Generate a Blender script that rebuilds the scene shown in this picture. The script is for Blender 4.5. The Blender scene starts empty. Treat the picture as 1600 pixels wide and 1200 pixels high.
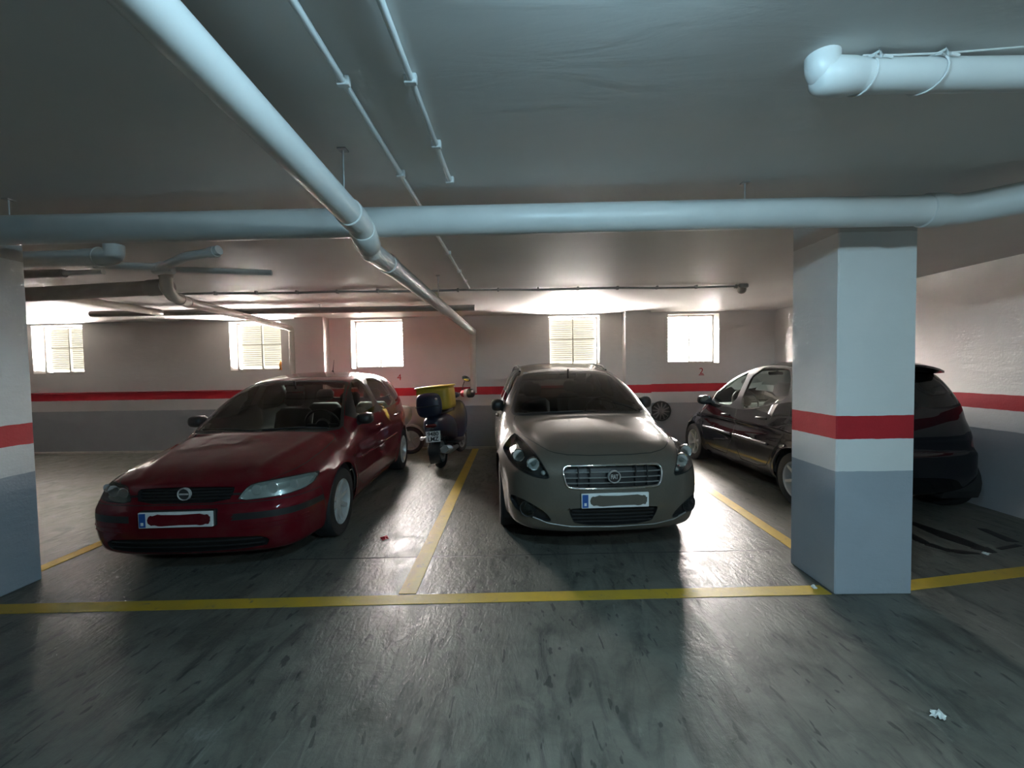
import bpy, math, random
import numpy as np
from mathutils import Vector, Matrix
random.seed(7)
rng = np.random.default_rng(7)
scn = bpy.context.scene
C = scn.collection
PI = math.pi
# ------------------------------------------------------------------ camera
CAM_H = 1.53
def set_camera():
    f, yaw, pitch, roll = 670.0, math.atan(12/670), math.atan(24.8/670), 0.0165
    cy, sy, cp, sp = math.cos(yaw), math.sin(yaw), math.cos(pitch), math.sin(pitch)
    fw = Vector((-sy*cp, cy*cp, -sp)); r = Vector((cy, sy, 0)); u = r.cross(fw)
    cr, sr = math.cos(roll), math.sin(roll)
    r2 = r*cr - u*sr; u2 = u*cr + r*sr
    cd = bpy.data.cameras.new('camera'); co = bpy.data.objects.new('camera', cd); C.objects.link(co)
    m = Matrix((r2, u2, -fw)).transposed().to_4x4(); m.translation = (0, 0, CAM_H)
    co.matrix_world = m
    cd.sensor_fit = 'HORIZONTAL'; cd.sensor_width = 36; cd.lens = f/1600*36; cd.clip_start = 0.02
    scn.camera = co
set_camera()
# ------------------------------------------------------------------ world, light, exposure
SKY = 520.0
w = bpy.data.worlds.new('overcast_sky'); scn.world = w; w.use_nodes = True
bg = w.node_tree.nodes['Background']; bg.inputs[0].default_value = (1.0, 0.92, 0.87, 1); bg.inputs[1].default_value = SKY
LAMP_POWER = 190.0
ADDED_LAMP_POWER = 440.0
LAMP_COL = (0.47, 0.80, 1.0)
ADDED_LAMP_COL = (0.62, 0.89, 1.0)
vs = scn.view_settings
vs.view_transform = 'Standard'; vs.look = 'None'; vs.gamma = 1; vs.use_curve_mapping = False
vs.exposure = 0.0
WALL_Y, CEIL, WALL_R, WALL_L, WALL_B = 8.2, 2.54, 4.82, -11.5, -8.0
WINS = [(-9.47, -8.46), (-5.58, -4.58), (-3.22, -2.23), (0.57, 1.53), (2.82, 3.78)]
WZ0, WZ1 = 1.57, 2.50
for (a, b) in WINS:                                  # sampling portals for the daylight at each opening
    ld = bpy.data.lights.new('window_portal', 'AREA'); ld.shape = 'RECTANGLE'; ld.size = b-a; ld.size_y = WZ1-WZ0
    lo = bpy.data.objects.new('window_portal', ld); C.objects.link(lo)
    lo.location = ((a+b)/2, WALL_Y+0.40, (WZ0+WZ1)/2); lo.rotation_euler = (-PI/2, 0, 0)
    ld.cycles.is_portal = True
# ------------------------------------------------------------------ helpers
class MB:
    """collects shapes, then links them as one mesh object"""
    def __init__(s): s.v = []; s.f = []
    def add(s, v, f):
        o = len(s.v); s.v += [tuple(map(float, p)) for p in v]; s.f += [tuple(i+o for i in q) for q in f]; return s
    def box(s, a, b, bev=0.0):
        (x0, y0, z0), (x1, y1, z1) = a, b
        if bev <= 0:
            v = [(x, y, z) for z in (z0, z1) for y in (y0, y1) for x in (x0, x1)]
            return s.add(v, [(0, 2, 3, 1), (4, 5, 7, 6), (0, 1, 5, 4), (2, 6, 7, 3), (0, 4, 6, 2), (1, 3, 7, 5)])
        e = min(bev, (x1-x0)/2.01, (y1-y0)/2.01, (z1-z0)/2.01)
        v = []; idx = {}
        for k, sz in ((0, -1), (1, 1)):
            for j, sy in ((0, -1), (1, 1)):
                for i, sx in ((0, -1), (1, 1)):
                    c = ((x0, x1)[i], (y0, y1)[j], (z0, z1)[k]); sg = (sx, sy, sz)
                    for ax in range(3):
                        p = [c[q]-sg[q]*e for q in range(3)]; p[ax] = c[ax]
                        idx[i, j, k, ax] = len(v); v.append(p)
        f = []
        B = (0, 1)
        for ax in range(3):
            o1, o2 = [q for q in range(3) if q != ax]
            for sd in B:
                q = []
                for a1, a2 in ((0, 0), (1, 0), (1, 1), (0, 1)):
                    t = [0, 0, 0]; t[ax] = sd; t[o1] = a1; t[o2] = a2; q.append(idx[t[0], t[1], t[2], ax])
                f.append(tuple(q))
            for a1 in B:
                for a2 in B:
                    t0 = [0, 0, 0]; t0[o1] = a1; t0[o2] = a2; t1 = list(t0); t1[ax] = 1
                    f.append((idx[(*t0, o1)], idx[(*t1, o1)], idx[(*t1, o2)], idx[(*t0, o2)]))
        for i in B:
            for j in B:
                for k in B: f.append((idx[i, j, k, 0], idx[i, j, k, 1], idx[i, j, k, 2]))
        return s.add(v, f)
    def tube(s, path, r, n=16, caps=True):
        P = [Vector(p) for p in path]; R = list(r) if hasattr(r, '__len__') else [r]*len(P)
        t0 = (P[1]-P[0]).normalized(); a = Vector((0, 0, 1)) if abs(t0.z) < .9 else Vector((1, 0, 0))
        nrm = (a - t0*a.dot(t0)).normalized(); v = []; f = []
        for i, p in enumerate(P):
            if i == 0: t = P[1]-P[0]
            elif i == len(P)-1: t = P[-1]-P[-2]
            else: t = (P[i+1]-p).normalized()+(p-P[i-1]).normalized()
            t.normalize(); nrm = (nrm - t*nrm.dot(t)).normalized(); bn = t.cross(nrm)
            for k in range(n):
                an = 2*PI*k/n; v.append(p + (nrm*math.cos(an)+bn*math.sin(an))*R[i])
        for i in range(len(P)-1):
            for k in range(n): f.append((i*n+k, i*n+(k+1) % n, (i+1)*n+(k+1) % n, (i+1)*n+k))
        if caps: f.append(tuple(range(n))[::-1]); f.append(tuple((len(P)-1)*n+k for k in range(n)))
        return s.add(v, f)
    def lathe(s, prof, n=32, axis='z', at=(0, 0, 0), closed=False):
        """prof: (radius, height) pairs turned about an axis"""
        v = []; f = []
        for (r, h) in prof:
            for k in range(n):
                a = 2*PI*k/n; c, d = r*math.cos(a), r*math.sin(a)
                p = (c, d, h) if axis == 'z' else (h, c, d) if axis == 'x' else (d, h, c)
                v.append((p[0]+at[0], p[1]+at[1], p[2]+at[2]))
        m = len(prof)
        for i in range(m if closed else m-1):
            for k in range(n):
                j = (i+1) % m; f.append((i*n+k, i*n+(k+1) % n, j*n+(k+1) % n, j*n+k))
        if not closed:
            if prof[0][0] > 1e-6: f.append(tuple(range(n))[::-1])
            if prof[-1][0] > 1e-6: f.append(tuple((m-1)*n+k for k in range(n)))
        return s.add(v, f)
    def prism(s, poly, d0, d1, axis='y'):
        """2D polygon pushed along an axis: axis y takes (x,z), x takes (y,z), z takes (x,y)"""
        n = len(poly)
        def P(p, d): return (p[0], d, p[1]) if axis == 'y' else (d, p[0], p[1]) if axis == 'x' else (p[0], p[1], d)
        v = [P(p, d0) for p in poly]+[P(p, d1) for p in poly]
        f = [tuple(range(n)), tuple(range(2*n-1, n-1, -1))]+[(i, i+n, (i+1) % n+n, (i+1) % n) for i in range(n)]
        return s.add(v, f)
    def loft(s, rings, caps=True):
        n = len(rings[0]); v = [p for r in rings for p in r]; f = []
        for i in range(len(rings)-1):
            for k in range(n): f.append((i*n+k, i*n+(k+1) % n, (i+1)*n+(k+1) % n, (i+1)*n+k))
        if caps: f.append(tuple(range(n))[::-1]); f.append(tuple((len(rings)-1)*n+k for k in range(n)))
        return s.add(v, f)
    def xf(s, M):
        s.v = [tuple(M @ Vector(p)) for p in s.v]; return s
    def mesh(s, name, smooth=None, sub=0):
        me = bpy.data.meshes.new(name); me.from_pydata(s.v, [], s.f)
        import bmesh
        bm = bmesh.new(); bm.from_mesh(me); bmesh.ops.recalc_face_normals(bm, faces=bm.faces[:]); bm.to_mesh(me); bm.free()
        if smooth is not None:
            me.polygons.foreach_set('use_smooth', [True]*len(me.polygons))
            if smooth < 179: me.set_sharp_from_angle(angle=math.radians(smooth))
        return me
    def build(s, name, m, parent=None, smooth=None, sub=0):
        o = bpy.data.objects.new(name, s.mesh(name, smooth)); C.objects.link(o)
        if m: o.data.materials.append(m)
        if parent: o.parent = parent
        if sub:
            md = o.modifiers.new('sub', 'SUBSURF'); md.levels = sub; md.render_levels = sub
        return o
def tag(o, label=None, cat=None, group=None, kind=None):
    if label: o['label'] = label
    if cat: o['category'] = cat
    if group: o['group'] = group
    if kind: o['kind'] = kind
    return o
def empty(name, loc=(0, 0, 0), rz=0.0):
    o = bpy.data.objects.new(name, None); C.objects.link(o); o.location = loc; o.rotation_euler = (0, 0, rz)
    o.empty_display_size = .1
    return o
def fillet(pts, r, n=8):
    P = [Vector(p) for p in pts]; out = [P[0]]
    for i in range(1, len(P)-1):
        a, b, c = P[i-1], P[i], P[i+1]; u = (a-b).normalized(); w_ = (c-b).normalized()
        ang = u.angle(w_)
        if ang > PI-.02: out.append(b); continue
        d = min(r/math.tan(ang/2), (a-b).length*.49, (c-b).length*.49); p, q = b+u*d, b+w_*d
        for k in range(n+1):
            t = k/n; out.append(p*(1-t)**2+b*2*t*(1-t)+q*t*t)
    out.append(P[-1]); return out
# ------------------------------------------------------------------ materials
MATS = {}
def newmat(name):
    m = bpy.data.materials.new(name); m.use_nodes = True; nt = m.node_tree
    return m, nt, nt.nodes['Principled BSDF']
def nnode(nt, t, **kw):
    n = nt.nodes.new(t)
    for k, v in kw.items():
        if k.startswith('i_'):
            n.inputs[int(k[2:]) if k[2:].isdigit() else k[2:]].default_value = v
        else: setattr(n, k, v)
    return n
def mixc(nt, fac, a, b, mode='MIX'):
    n = nt.nodes.new('ShaderNodeMix'); n.data_type = 'RGBA'; n.blend_type = mode
    for sock, val in ((n.inputs[0], fac), (n.inputs[6], a), (n.inputs[7], b)):
        if isinstance(val, bpy.types.NodeSocket): nt.links.new(val, sock)
        elif hasattr(val, '__len__'): sock.default_value = (*val[:3], 1)
        else: sock.default_value = val
    return n.outputs[2]
def mathn(nt, op, a, b=0.0, clamp=False):
    n = nt.nodes.new('ShaderNodeMath'); n.operation = op; n.use_clamp = clamp
    for i, val in enumerate((a, b)):
        if isinstance(val, bpy.types.NodeSocket): nt.links.new(val, n.inputs[i])
        else: n.inputs[i].default_value = val
    return n.outputs[0]
def noise(nt, scale, detail=4, rough=.55, vec=None, dist=0.0):
    n = nnode(nt, 'ShaderNodeTexNoise'); n.inputs['Scale'].default_value = scale; n.inputs['Detail'].default_value = detail
    n.inputs['Roughness'].default_value = rough; n.inputs['Distortion'].default_value = dist
    if vec is None:
        vec = nnode(nt, 'ShaderNodeTexCoord').outputs['Object']
    nt.links.new(vec, n.inputs['Vector']); return n.outputs['Fac']
def ramp(nt, fac, a, b):
    n = nt.nodes.new('ShaderNodeMapRange'); nt.links.new(fac, n.inputs[0]); n.inputs[1].default_value = a; n.inputs[2].default_value = b
    return n.outputs[0]
def bump(nt, bs, h, strength=.3, dist=.01):
    n = nnode(nt, 'ShaderNodeBump'); n.inputs['Strength'].default_value = strength; n.inputs['Distance'].default_value = dist
    nt.links.new(h, n.inputs['Height']); nt.links.new(n.outputs[0], bs.inputs['Normal'])
def mat(name, col, rough=.5, metal=0.0, coat=0.0, var=.12, scale=12, spec=None, bmp=0.0, emit=None, trans=0.0, flake=0.0, coat_rough=.03):
    if name in MATS: return MATS[name]
    m, nt, bs = newmat(name)
    if var > 0:
        nf = noise(nt, scale)
        dark = [c*(1-var) for c in col]; lite = [min(1, c*(1+var)) for c in col]
        nt.links.new(mixc(nt, ramp(nt, nf, .3, .7), dark, lite), bs.inputs['Base Color'])
        if bmp: bump(nt, bs, noise(nt, scale*6), bmp, .004)
    else: bs.inputs['Base Color'].default_value = (*col, 1)
    bs.inputs['Roughness'].default_value = rough; bs.inputs['Metallic'].default_value = metal
    bs.inputs['Coat Weight'].default_value = coat; bs.inputs['Coat Roughness'].default_value = coat_rough
    if spec is not None: bs.inputs['Specular IOR Level'].default_value = spec
    if trans: bs.inputs['Transmission Weight'].default_value = trans
    if emit: bs.inputs['Emission Color'].default_value = (*emit[:3], 1); bs.inputs['Emission Strength'].default_value = emit[3]
    MATS[name] = m; return m
def glassmat(name, tint=(.55, .62, .6), refl=1.0, rough=.02):
    """thin pane: tinted see-through plus a mirror reflection by angle"""
    if name in MATS: return MATS[name]
    m, nt, bs = newmat(name); nt.nodes.remove(bs)
    tr = nnode(nt, 'ShaderNodeBsdfTransparent'); tr.inputs[0].default_value = (*tint, 1)
    gl = nnode(nt, 'ShaderNodeBsdfGlossy'); gl.inputs['Roughness'].default_value = rough
    fr = nnode(nt, 'ShaderNodeFresnel'); fr.inputs[0].default_value = 1.5
    fac = mathn(nt, 'MULTIPLY', fr.outputs[0], refl, True)
    # the same share from both sides of the pane
    mx = nnode(nt, 'ShaderNodeMixShader'); nt.links.new(fac, mx.inputs[0]); nt.links.new(tr.outputs[0], mx.inputs[1]); nt.links.new(gl.outputs[0], mx.inputs[2])
    nt.links.new(mx.outputs[0], nt.nodes['Material Output'].inputs[0])
    MATS[name] = m; return m
def wallmat(name, white, red, grey, top=None):
    """painted bands by height: grey dado, white, red stripe, white (and a bare top on the pillars)"""
    m, nt, bs = newmat(name)
    pos = nnode(nt, 'ShaderNodeNewGeometry').outputs['Position']
    sep = nnode(nt, 'ShaderNodeSeparateXYZ'); nt.links.new(pos, sep.inputs[0])
    wob = mathn(nt, 'MULTIPLY', mathn(nt, 'SUBTRACT', noise(nt, 9, 3, vec=pos), .5), .012)
    z = mathn(nt, 'ADD', sep.outputs[2], wob)
    g = mathn(nt, 'LESS_THAN', z, .822)
    r = mathn(nt, 'MULTIPLY', mathn(nt, 'GREATER_THAN', z, 1.032), mathn(nt, 'LESS_THAN', z, 1.184))
    dirt = ramp(nt, noise(nt, 1.3, 5, .6, vec=pos), .35, .75)
    wh = mixc(nt, dirt, white, [c*.9 for c in white])
    c = mixc(nt, g, wh, mixc(nt, dirt, grey, [q*.85 for q in grey])); c = mixc(nt, r, c, mixc(nt, ramp(nt, noise(nt, 3, vec=pos), .4, .7), red, [q*.8 for q in red]))
    if top: c = mixc(nt, mathn(nt, 'GREATER_THAN', z, 2.362), c, top)
    nt.links.new(c, bs.inputs['Base Color']); bs.inputs['Roughness'].default_value = .62
    mp = nnode(nt, 'ShaderNodeMapping'); mp.inputs['Scale'].default_value = (1, 1, 3.0); nt.links.new(pos, mp.inputs[0])
    h = mathn(nt, 'ADD', mathn(nt, 'MULTIPLY', noise(nt, 2.2, 4, .6, vec=mp.outputs[0]), 2.0), mathn(nt, 'MULTIPLY', noise(nt, 60, 3, vec=pos), .35))
    bump(nt, bs, h, .35, .012)
    return m
def ceilmat():
    m, nt, bs = newmat('ceiling_plaster')
    pos = nnode(nt, 'ShaderNodeNewGeometry').outputs['Position']
    c = mixc(nt, ramp(nt, noise(nt, .8, 5, .6, vec=pos), .3, .75), (.71, .69, .66), (.63, .61, .59))
    nt.links.new(c, bs.inputs['Base Color']); bs.inputs['Roughness'].default_value = .55
    mp = nnode(nt, 'ShaderNodeMapping'); mp.inputs['Scale'].default_value = (.7, 2.6, 1); nt.links.new(pos, mp.inputs[0])
    h = mathn(nt, 'ADD', mathn(nt, 'MULTIPLY', noise(nt, 2.6, 4, .6, vec=mp.outputs[0], dist=.8), 2.2), mathn(nt, 'MULTIPLY', noise(nt, 70, 2, vec=pos), .15))
    bump(nt, bs, h, .09, .012)
    return m
def floormat():
    m, nt, bs = newmat('polished_concrete')
    pos = nnode(nt, 'ShaderNodeNewGeometry').outputs['Position']
    big = ramp(nt, noise(nt, .55, 5, .6, vec=pos, dist=.6), .3, .72)
    c = mixc(nt, big, (.085, .085, .072), (.16, .158, .136))
    fine = ramp(nt, noise(nt, 5, 6, .7, vec=pos, dist=.5), .3, .75)
    c = mixc(nt, .42, c, mixc(nt, fine, (.045, .046, .040), (.23, .226, .195)))
    # tyre-swirl grime: stretched noise
    mp = nnode(nt, 'ShaderNodeMapping'); mp.inputs['Scale'].default_value = (2.6, .8, 1); mp.inputs['Rotation'].default_value = (0, 0, .6); nt.links.new(pos, mp.inputs[0])
    st = ramp(nt, noise(nt, 2.3, 5, .65, vec=mp.outputs[0], dist=1.2), .50, .66)
    c = mixc(nt, mathn(nt, 'MULTIPLY', st, .75), c, (.045, .048, .044))
    spots = ramp(nt, noise(nt, 8.5, 2, .5, vec=mp.outputs[0], dist=.4), .645, .675)
    c = mixc(nt, mathn(nt, 'MULTIPLY', spots, .7), c, (.03, .032, .03))
    pale = ramp(nt, noise(nt, 3.1, 5, .7, vec=mp.outputs[0], dist=.9), .62, .78)
    c = mixc(nt, mathn(nt, 'MULTIPLY', pale, .4), c, (.38, .38, .36))
    nt.links.new(c, bs.inputs['Base Color'])
    r = mathn(nt, 'ADD', .27, mathn(nt, 'MULTIPLY', fine, .3)); nt.links.new(r, bs.inputs['Roughness'])
    bs.inputs['Specular IOR Level'].default_value = .19
    h = mathn(nt, 'ADD', mathn(nt, 'MULTIPLY', noise(nt, 7, 5, .65, vec=mp.outputs[0], dist=.9), 1.0), mathn(nt, 'MULTIPLY', noise(nt, 34, 3, .6, vec=pos), .35))
    bump(nt, bs, h, .42, .012)
    return m
def yellowmat():
    m, nt, bs = newmat('worn_yellow_paint')
    pos = nnode(nt, 'ShaderNodeNewGeometry').outputs['Position']
    c = mixc(nt, ramp(nt, noise(nt, 4, 5, .65, vec=pos), .35, .7), (.50, .33, .03), (.40, .28, .05))
    c = mixc(nt, ramp(nt, noise(nt, 13, 5, .7, vec=pos, dist=.7), .60, .72), c, (.17, .15, .1))
    nt.links.new(c, bs.inputs['Base Color']); bs.inputs['Roughness'].default_value = .5; bs.inputs['Specular IOR Level'].default_value = .25
    bump(nt, bs, noise(nt, 30, 4, vec=pos), .2, .006)
    return m
M_WALL = wallmat('banded_wall_paint', (.87, .83, .80), (.47, .012, .025), (.33, .34, .36))
M_COL = wallmat('banded_pillar_paint', (.80, .80, .79), (.47, .012, .022), (.40, .44, .49), (.56, .54, .52))
M_CEIL = ceilmat(); M_FLOOR = floormat(); M_YEL = yellowmat()
M_PVC = mat('painted_pipe', (.70, .71, .70), .35, var=.05, scale=5, bmp=.08)
M_PVC2 = mat('cream_pipe', (.70, .66, .60), .38, var=.06, scale=6, bmp=.08)
M_DPIPE = mat('grey_pipe', (.34, .32, .30), .42, var=.1, scale=5)
M_STEEL = mat('galvanised_steel', (.5, .5, .5), .4, .8, var=.1)
M_REVEAL = mat('window_frame_white', (.78, .73, .68), .5, var=.04)
# ================================================================== THE SETTING
def struct(o, label=None):
    o['kind'] = 'structure'
    if label: o['label'] = label
    return o
struct(MB().box((WALL_L-.3, WALL_B-.3, -.2), (WALL_R+.3, WALL_Y+.3, 0)).build('floor', M_FLOOR), 'dark polished concrete garage floor with stains')
struct(MB().box((WALL_L-.3, WALL_B-.3, CEIL), (WALL_R+.3, WALL_Y+.3, CEIL+.25)).build('ceiling', M_CEIL), 'low uneven plastered white ceiling')
def wall_back():
    m = MB(); xs = [WALL_L-.3]; 
    for a, b in WINS: xs += [a, b]
    xs.append(WALL_R+.3)
    y0, y1 = WALL_Y, WALL_Y+.3
    m.box((xs[0], y0, -.1), (xs[-1], y1, WZ0))
    m.box((xs[0], y0, WZ1), (xs[-1], y1, CEIL+.02))
    for i in range(0, len(xs), 2): m.box((xs[i], y0, WZ0), (xs[i+1], y1, WZ1))
    return m
struct(wall_back().build('wall_back', M_WALL), 'far wall with red stripe, grey dado and five small windows')
struct(MB().box((WALL_R, WALL_B, -.1), (WALL_R+.3, WALL_Y+.3, CEIL+.02)).build('wall_right', M_WALL), 'right side wall with red stripe and grey dado')
struct(MB().box((WALL_L-.3, WALL_B, -.1), (WALL_L, WALL_Y+.3, CEIL+.02)).build('wall_left', M_WALL))
struct(MB().box((WALL_L-.3, WALL_B-.3, -.1), (WALL_R+.3, WALL_B, CEIL+.02)).build('wall_front', M_WALL))
struct(MB().box((-4.18, WALL_Y-.25, 0), (-3.64, WALL_Y+.02, CEIL)).build('trim_1', M_WALL), 'shallow pilaster on the far wall left of the brightest window')
struct(MB().box((1.96, WALL_Y-.25, 0), (2.43, WALL_Y+.02, CEIL)).build('trim_2', M_WALL), 'shallow pilaster on the far wall between two windows')
struct(MB().box((WALL_L, WALL_Y-.03, 1.165), (-4.18, WALL_Y+.01, 1.195)).build('trim_3', mat('dark_red_paint', (.2, .01, .015), .5)), 'thin dark red ledge along top of red stripe')
struct(MB().box((WALL_L, WALL_Y-.07, 0), (-4.18, WALL_Y+.01, .035)).box((-3.64, WALL_Y-.07, 0), (1.96, WALL_Y+.01, .035)).build('baseboard_back', mat('pale_screed', (.42, .39, .35), .6)), 'pale low kerb at foot of far wall')
struct(MB().box((2.055, 2.81, 0), (2.555, 3.275, CEIL+.01), .008).build('wall_pillar_right', M_COL), 'square pillar with red stripe and grey base, right of the silver-brown car')
struct(MB().box((-4.12, 2.66, 0), (-3.62, 3.115, CEIL+.01), .008).build('wall_pillar_left', M_COL), 'square pillar with red stripe at the left edge')
# windows: reveal frame, central bar, cross bar, horizontal slats
M_SLATD = mat('louvre_grey', (.04, .04, .034), .9, var=.05, spec=0.0)
M_SLATL = mat('louvre_pale', (.6, .6, .56), .5, var=.05)
WLAB = ['louvred window at the far left beside the left pillar', 'louvred window with a small bottle on its sill, above the red car',
        'blown-out bright open window left of the scooter', 'louvred window above the roof of the grey-brown car', 'bright open louvred window nearest the right wall']
for i, (a, b) in enumerate(WINS):
    e = empty('window_%d' % (i+1), ((a+b)/2, WALL_Y, WZ0)); struct(e, WLAB[i])
    hw, hh = (b-a)/2, WZ1-WZ0; yo = .24
    f = MB(); t = .03
    f.box((-hw, yo-.02, 0), (-hw+t, yo+.03, hh)); f.box((hw-t, yo-.02, 0), (hw, yo+.03, hh))
    f.box((-hw+t, yo-.02, 0), (hw-t, yo+.03, t)); f.box((-hw+t, yo-.02, hh-t), (hw-t, yo+.03, hh))
    f.build('frame', M_REVEAL, e)
    MB().box((-hw, -.005, -.025), (hw, yo, .0)).build('sill', M_REVEAL, e)
    openw = i in (2, 4)
    MB().box((-.011, yo-.025, t), (.011, yo+.02, hh-t)).build('mullion', M_SLATD if not openw else M_SLATL, e)
    if not openw: MB().box((-hw+t, yo-.02, hh*.54-.008), (hw-t, yo-.012, hh*.54+.008)).build('cross_bar', M_SLATD, e)
    n = 21 if not openw else 15
    sp = (hh-2*t)/n
    L = sp*1.47 if not openw else sp*1.60
    tilt = math.radians(-45 if not openw else 38)
    dy, dz = L/2*math.cos(tilt), L/2*math.sin(tilt)
    sm = MB(); th = .0025
    # weather louvres: inner edge high, outer edge low
    sm.add([(-hw+t, -dy, -dz), (hw-t, -dy, -dz), (hw-t, dy, dz), (-hw+t, dy, dz),
            (-hw+t, -dy, -dz+th*2), (hw-t, -dy, -dz+th*2), (hw-t, dy, dz+th*2), (-hw+t, dy, dz+th*2)],
           [(0, 1, 2, 3), (4, 7, 6, 5), (0, 4, 5, 1), (1, 5, 6, 2), (2, 6, 7, 3), (3, 7, 4, 0)])
    me = sm.mesh('slat'); me.materials.append(M_SLATD if not openw else M_SLATL)
    for k in range(n):
        s = bpy.data.objects.new('slat', me); C.objects.link(s); s.parent = e; s.location = (0, yo+.06, t+sp*(k+.5))
# painted bay numbers on the wall
def textmesh(txt, size, m, name, parent=None, depth=.002, font_bold=False, sx=1.0):
    cu = bpy.data.curves.new('lettering', 'FONT'); cu.body = txt; cu.size = size; cu.align_x = 'CENTER'; cu.align_y = 'CENTER'; cu.extrude = depth; cu.resolution_u = 3
    if font_bold: cu.offset = size*.02
    tmp = bpy.data.objects.new('lettering', cu); C.objects.link(tmp)
    dg = bpy.context.evaluated_depsgraph_get(); me = bpy.data.meshes.new_from_object(tmp.evaluated_get(dg))
    bpy.data.objects.remove(tmp); bpy.data.curves.remove(cu)
    me.transform(Matrix.Diagonal((sx, 1, 1, 1)))
    me.materials.clear(); me.materials.append(m)
    o = bpy.data.objects.new(name, me); C.objects.link(o)
    if parent: o.parent = parent
    return o
M_REDP = mat('red_stencil_paint', (.5, .015, .03), .6)
for t, x, z, lab in (('4', -2.31, 1.385, 'small red stencilled number 4 on the wall beside the scooter'), ('2', 3.45, 1.41, 'small red stencilled number 2 below the window nearest the right wall')):
    o = textmesh(t, .17, M_REDP, 'painted_number'); o.location = (x, WALL_Y-.001, z); o.rotation_euler = (PI/2, 0, 0)
    if t == '2': MB().box((-.05, -.075, -.002), (.05, -.06, .002)).build('underline', M_REDP, o)
    tag(o, lab, 'number')
# floor markings
def strip(name, a, b, wd, label, z=.003, m=None, zb=-.001):
    a, b = Vector((*a, 0)), Vector((*b, 0)); d = (b-a).normalized(); nn = Vector((-d.y, d.x, 0))*wd/2
    P = [a-nn, b-nn, b+nn, a+nn]
    o = MB().prism([(p.x, p.y) for p in P], zb, z, 'z').build(name, m or M_YEL)
    return tag(o, label, 'floor line', 'yellow bay lines')
strip('floor_line', (-3.62, 2.70), (2.04, 2.875), .115, 'long yellow line across the fronts of the red and grey-brown cars')
strip('floor_line', (-.79, 2.86), (-.86, 8.13), .12, 'yellow bay line running back between red and grey-brown cars', .0035)
strip('floor_line', (2.27, 3.28), (2.36, 8.13), .115, 'yellow bay line between the grey-brown and the black car', .0035)
strip('floor_line', (-3.82, 3.12), (-3.87, 8.13), .115, 'yellow bay line left of the red car by the left pillar', .0035)
strip('floor_line', (2.56, 2.91), (4.80, 3.33), .115, 'yellow line right of the striped pillar')
strip('floor_line', (-7.3, 2.60), (-4.13, 2.69), .115, 'yellow line left of the left pillar')
# ================================================================== PIPES UNDER THE CEILING
def pipe(name, path, r, label, m=M_PVC, fr=.0, collars=(), hangers=(), n=24, closed=True, cat='pipe'):
    P = fillet(path, fr, 8) if fr else [Vector(p) for p in path]
    o = MB().tube(P, r, n).build(name, m, smooth=50); tag(o, label, cat)
    for (c, d, ln) in collars:
        c = Vector(c); d = Vector(d).normalized()*ln/2
        MB().tube([c-d, c-d*.92, c+d*.92, c+d], [r*1.05, r*1.11, r*1.11, r*1.05], n).build('collar', m, o, smooth=40)
    for (x, y, z) in hangers:
        h = MB(); h.tube([(x, y, z+r*.9), (x, y, CEIL)], .0045, 8); h.build('hanger_rod', M_STEEL, o, smooth=60)
        MB().box((x-.02, y-.02, CEIL-.006), (x+.02, y+.02, CEIL)).build('hanger_plate', M_STEEL, o)
    return o
# wide cross pipe in front of the pillars, bending towards the viewer at the right
zc = 2.365
pipe('cross_pipe', [(-8.0, 2.42, zc), (2.46, 2.45, zc), (3.4, 1.5, zc), (3.4, -1, zc)], .081,
     'wide white drain pipe crossing below the ceiling in front of the pillars', fr=.22,
     collars=[((2.30, 2.45, zc), (1, .0, 0), .10), ((-5.2, 2.428, zc), (1, 0, 0), .12)],
     hangers=[(1.27, 2.447, zc), (-2.9, 2.435, zc), (-5.6, 2.43, zc)])
# sloping pipe overhead, crossing under the wide one, then along to the far wall and down
o = pipe('drain_pipe', [(-.862, -.6, 2.485), (-.784, 2.15, 2.262), (-.826, 2.42, 2.20), (-.855, 2.8, 2.23), (-.875, WALL_Y-.09, 2.235)], .060,
     'long white drain pipe running overhead to the far wall', fr=.05,
     collars=[((-.803, 2.28, 2.232), (-.042, .27, -.062), .17), ((-.787, 2.06, 2.269), (.078, 2.75, -.223), .09), ((-.8555, 2.86, 2.2305), (-.004, 1, .003), .10), ((-.8745, WALL_Y-.16, 2.235), (0, 1, 0), .10)],
     hangers=[(-.789, 1.98, 2.276), (-.862, 4.65, 2.232)])
MB().tube(fillet([(-.875, WALL_Y-.09, 2.28), (-.875, WALL_Y-.09, 2.1), (-.875, WALL_Y-.09, 1.07)], .01), .06, 20).build('down_pipe', M_PVC2, o, smooth=50)
# short fat pipe at upper right with wire straps
o = pipe('capped_pipe', [(1.015, 1.47, CEIL), (1.015, 1.47, 2.49), (1.09, 1.475, 2.476), (2.55, 1.51, 2.476), (2.62, 1.51, CEIL)], .051,
     'short fat white pipe with wire straps at upper right ceiling', fr=.06)
MB().tube([(1.14, 1.477, 2.476), (1.10, 1.476, 2.476), (1.04, 1.474, 2.476), (1.005, 1.473, 2.477), (.99, 1.472, 2.477)], [.0515, .058, .060, .050, .028], 24).build('end_cap', M_PVC, o, smooth=50)
for (x, d) in ((1.15, .02), (1.36, .04)):
    ring = [(x+d*.6*math.sin(a), 1.48-.055*math.sin(a), 2.476+.055*math.cos(a)) for a in [2*PI*k/20 for k in range(21)]]
    MB().tube(ring, .004, 6).build('wire_strap', M_PVC, o, smooth=60)
    kx = [(x+.02*math.cos(k*1.9)+.006*k, 1.435+.014*math.sin(k*2.3), 2.515+.012*math.cos(k*1.3)) for k in range(9)]
    MB().tube(kx, .004, 6).build('wire_knot', M_PVC, o, smooth=60)
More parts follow.
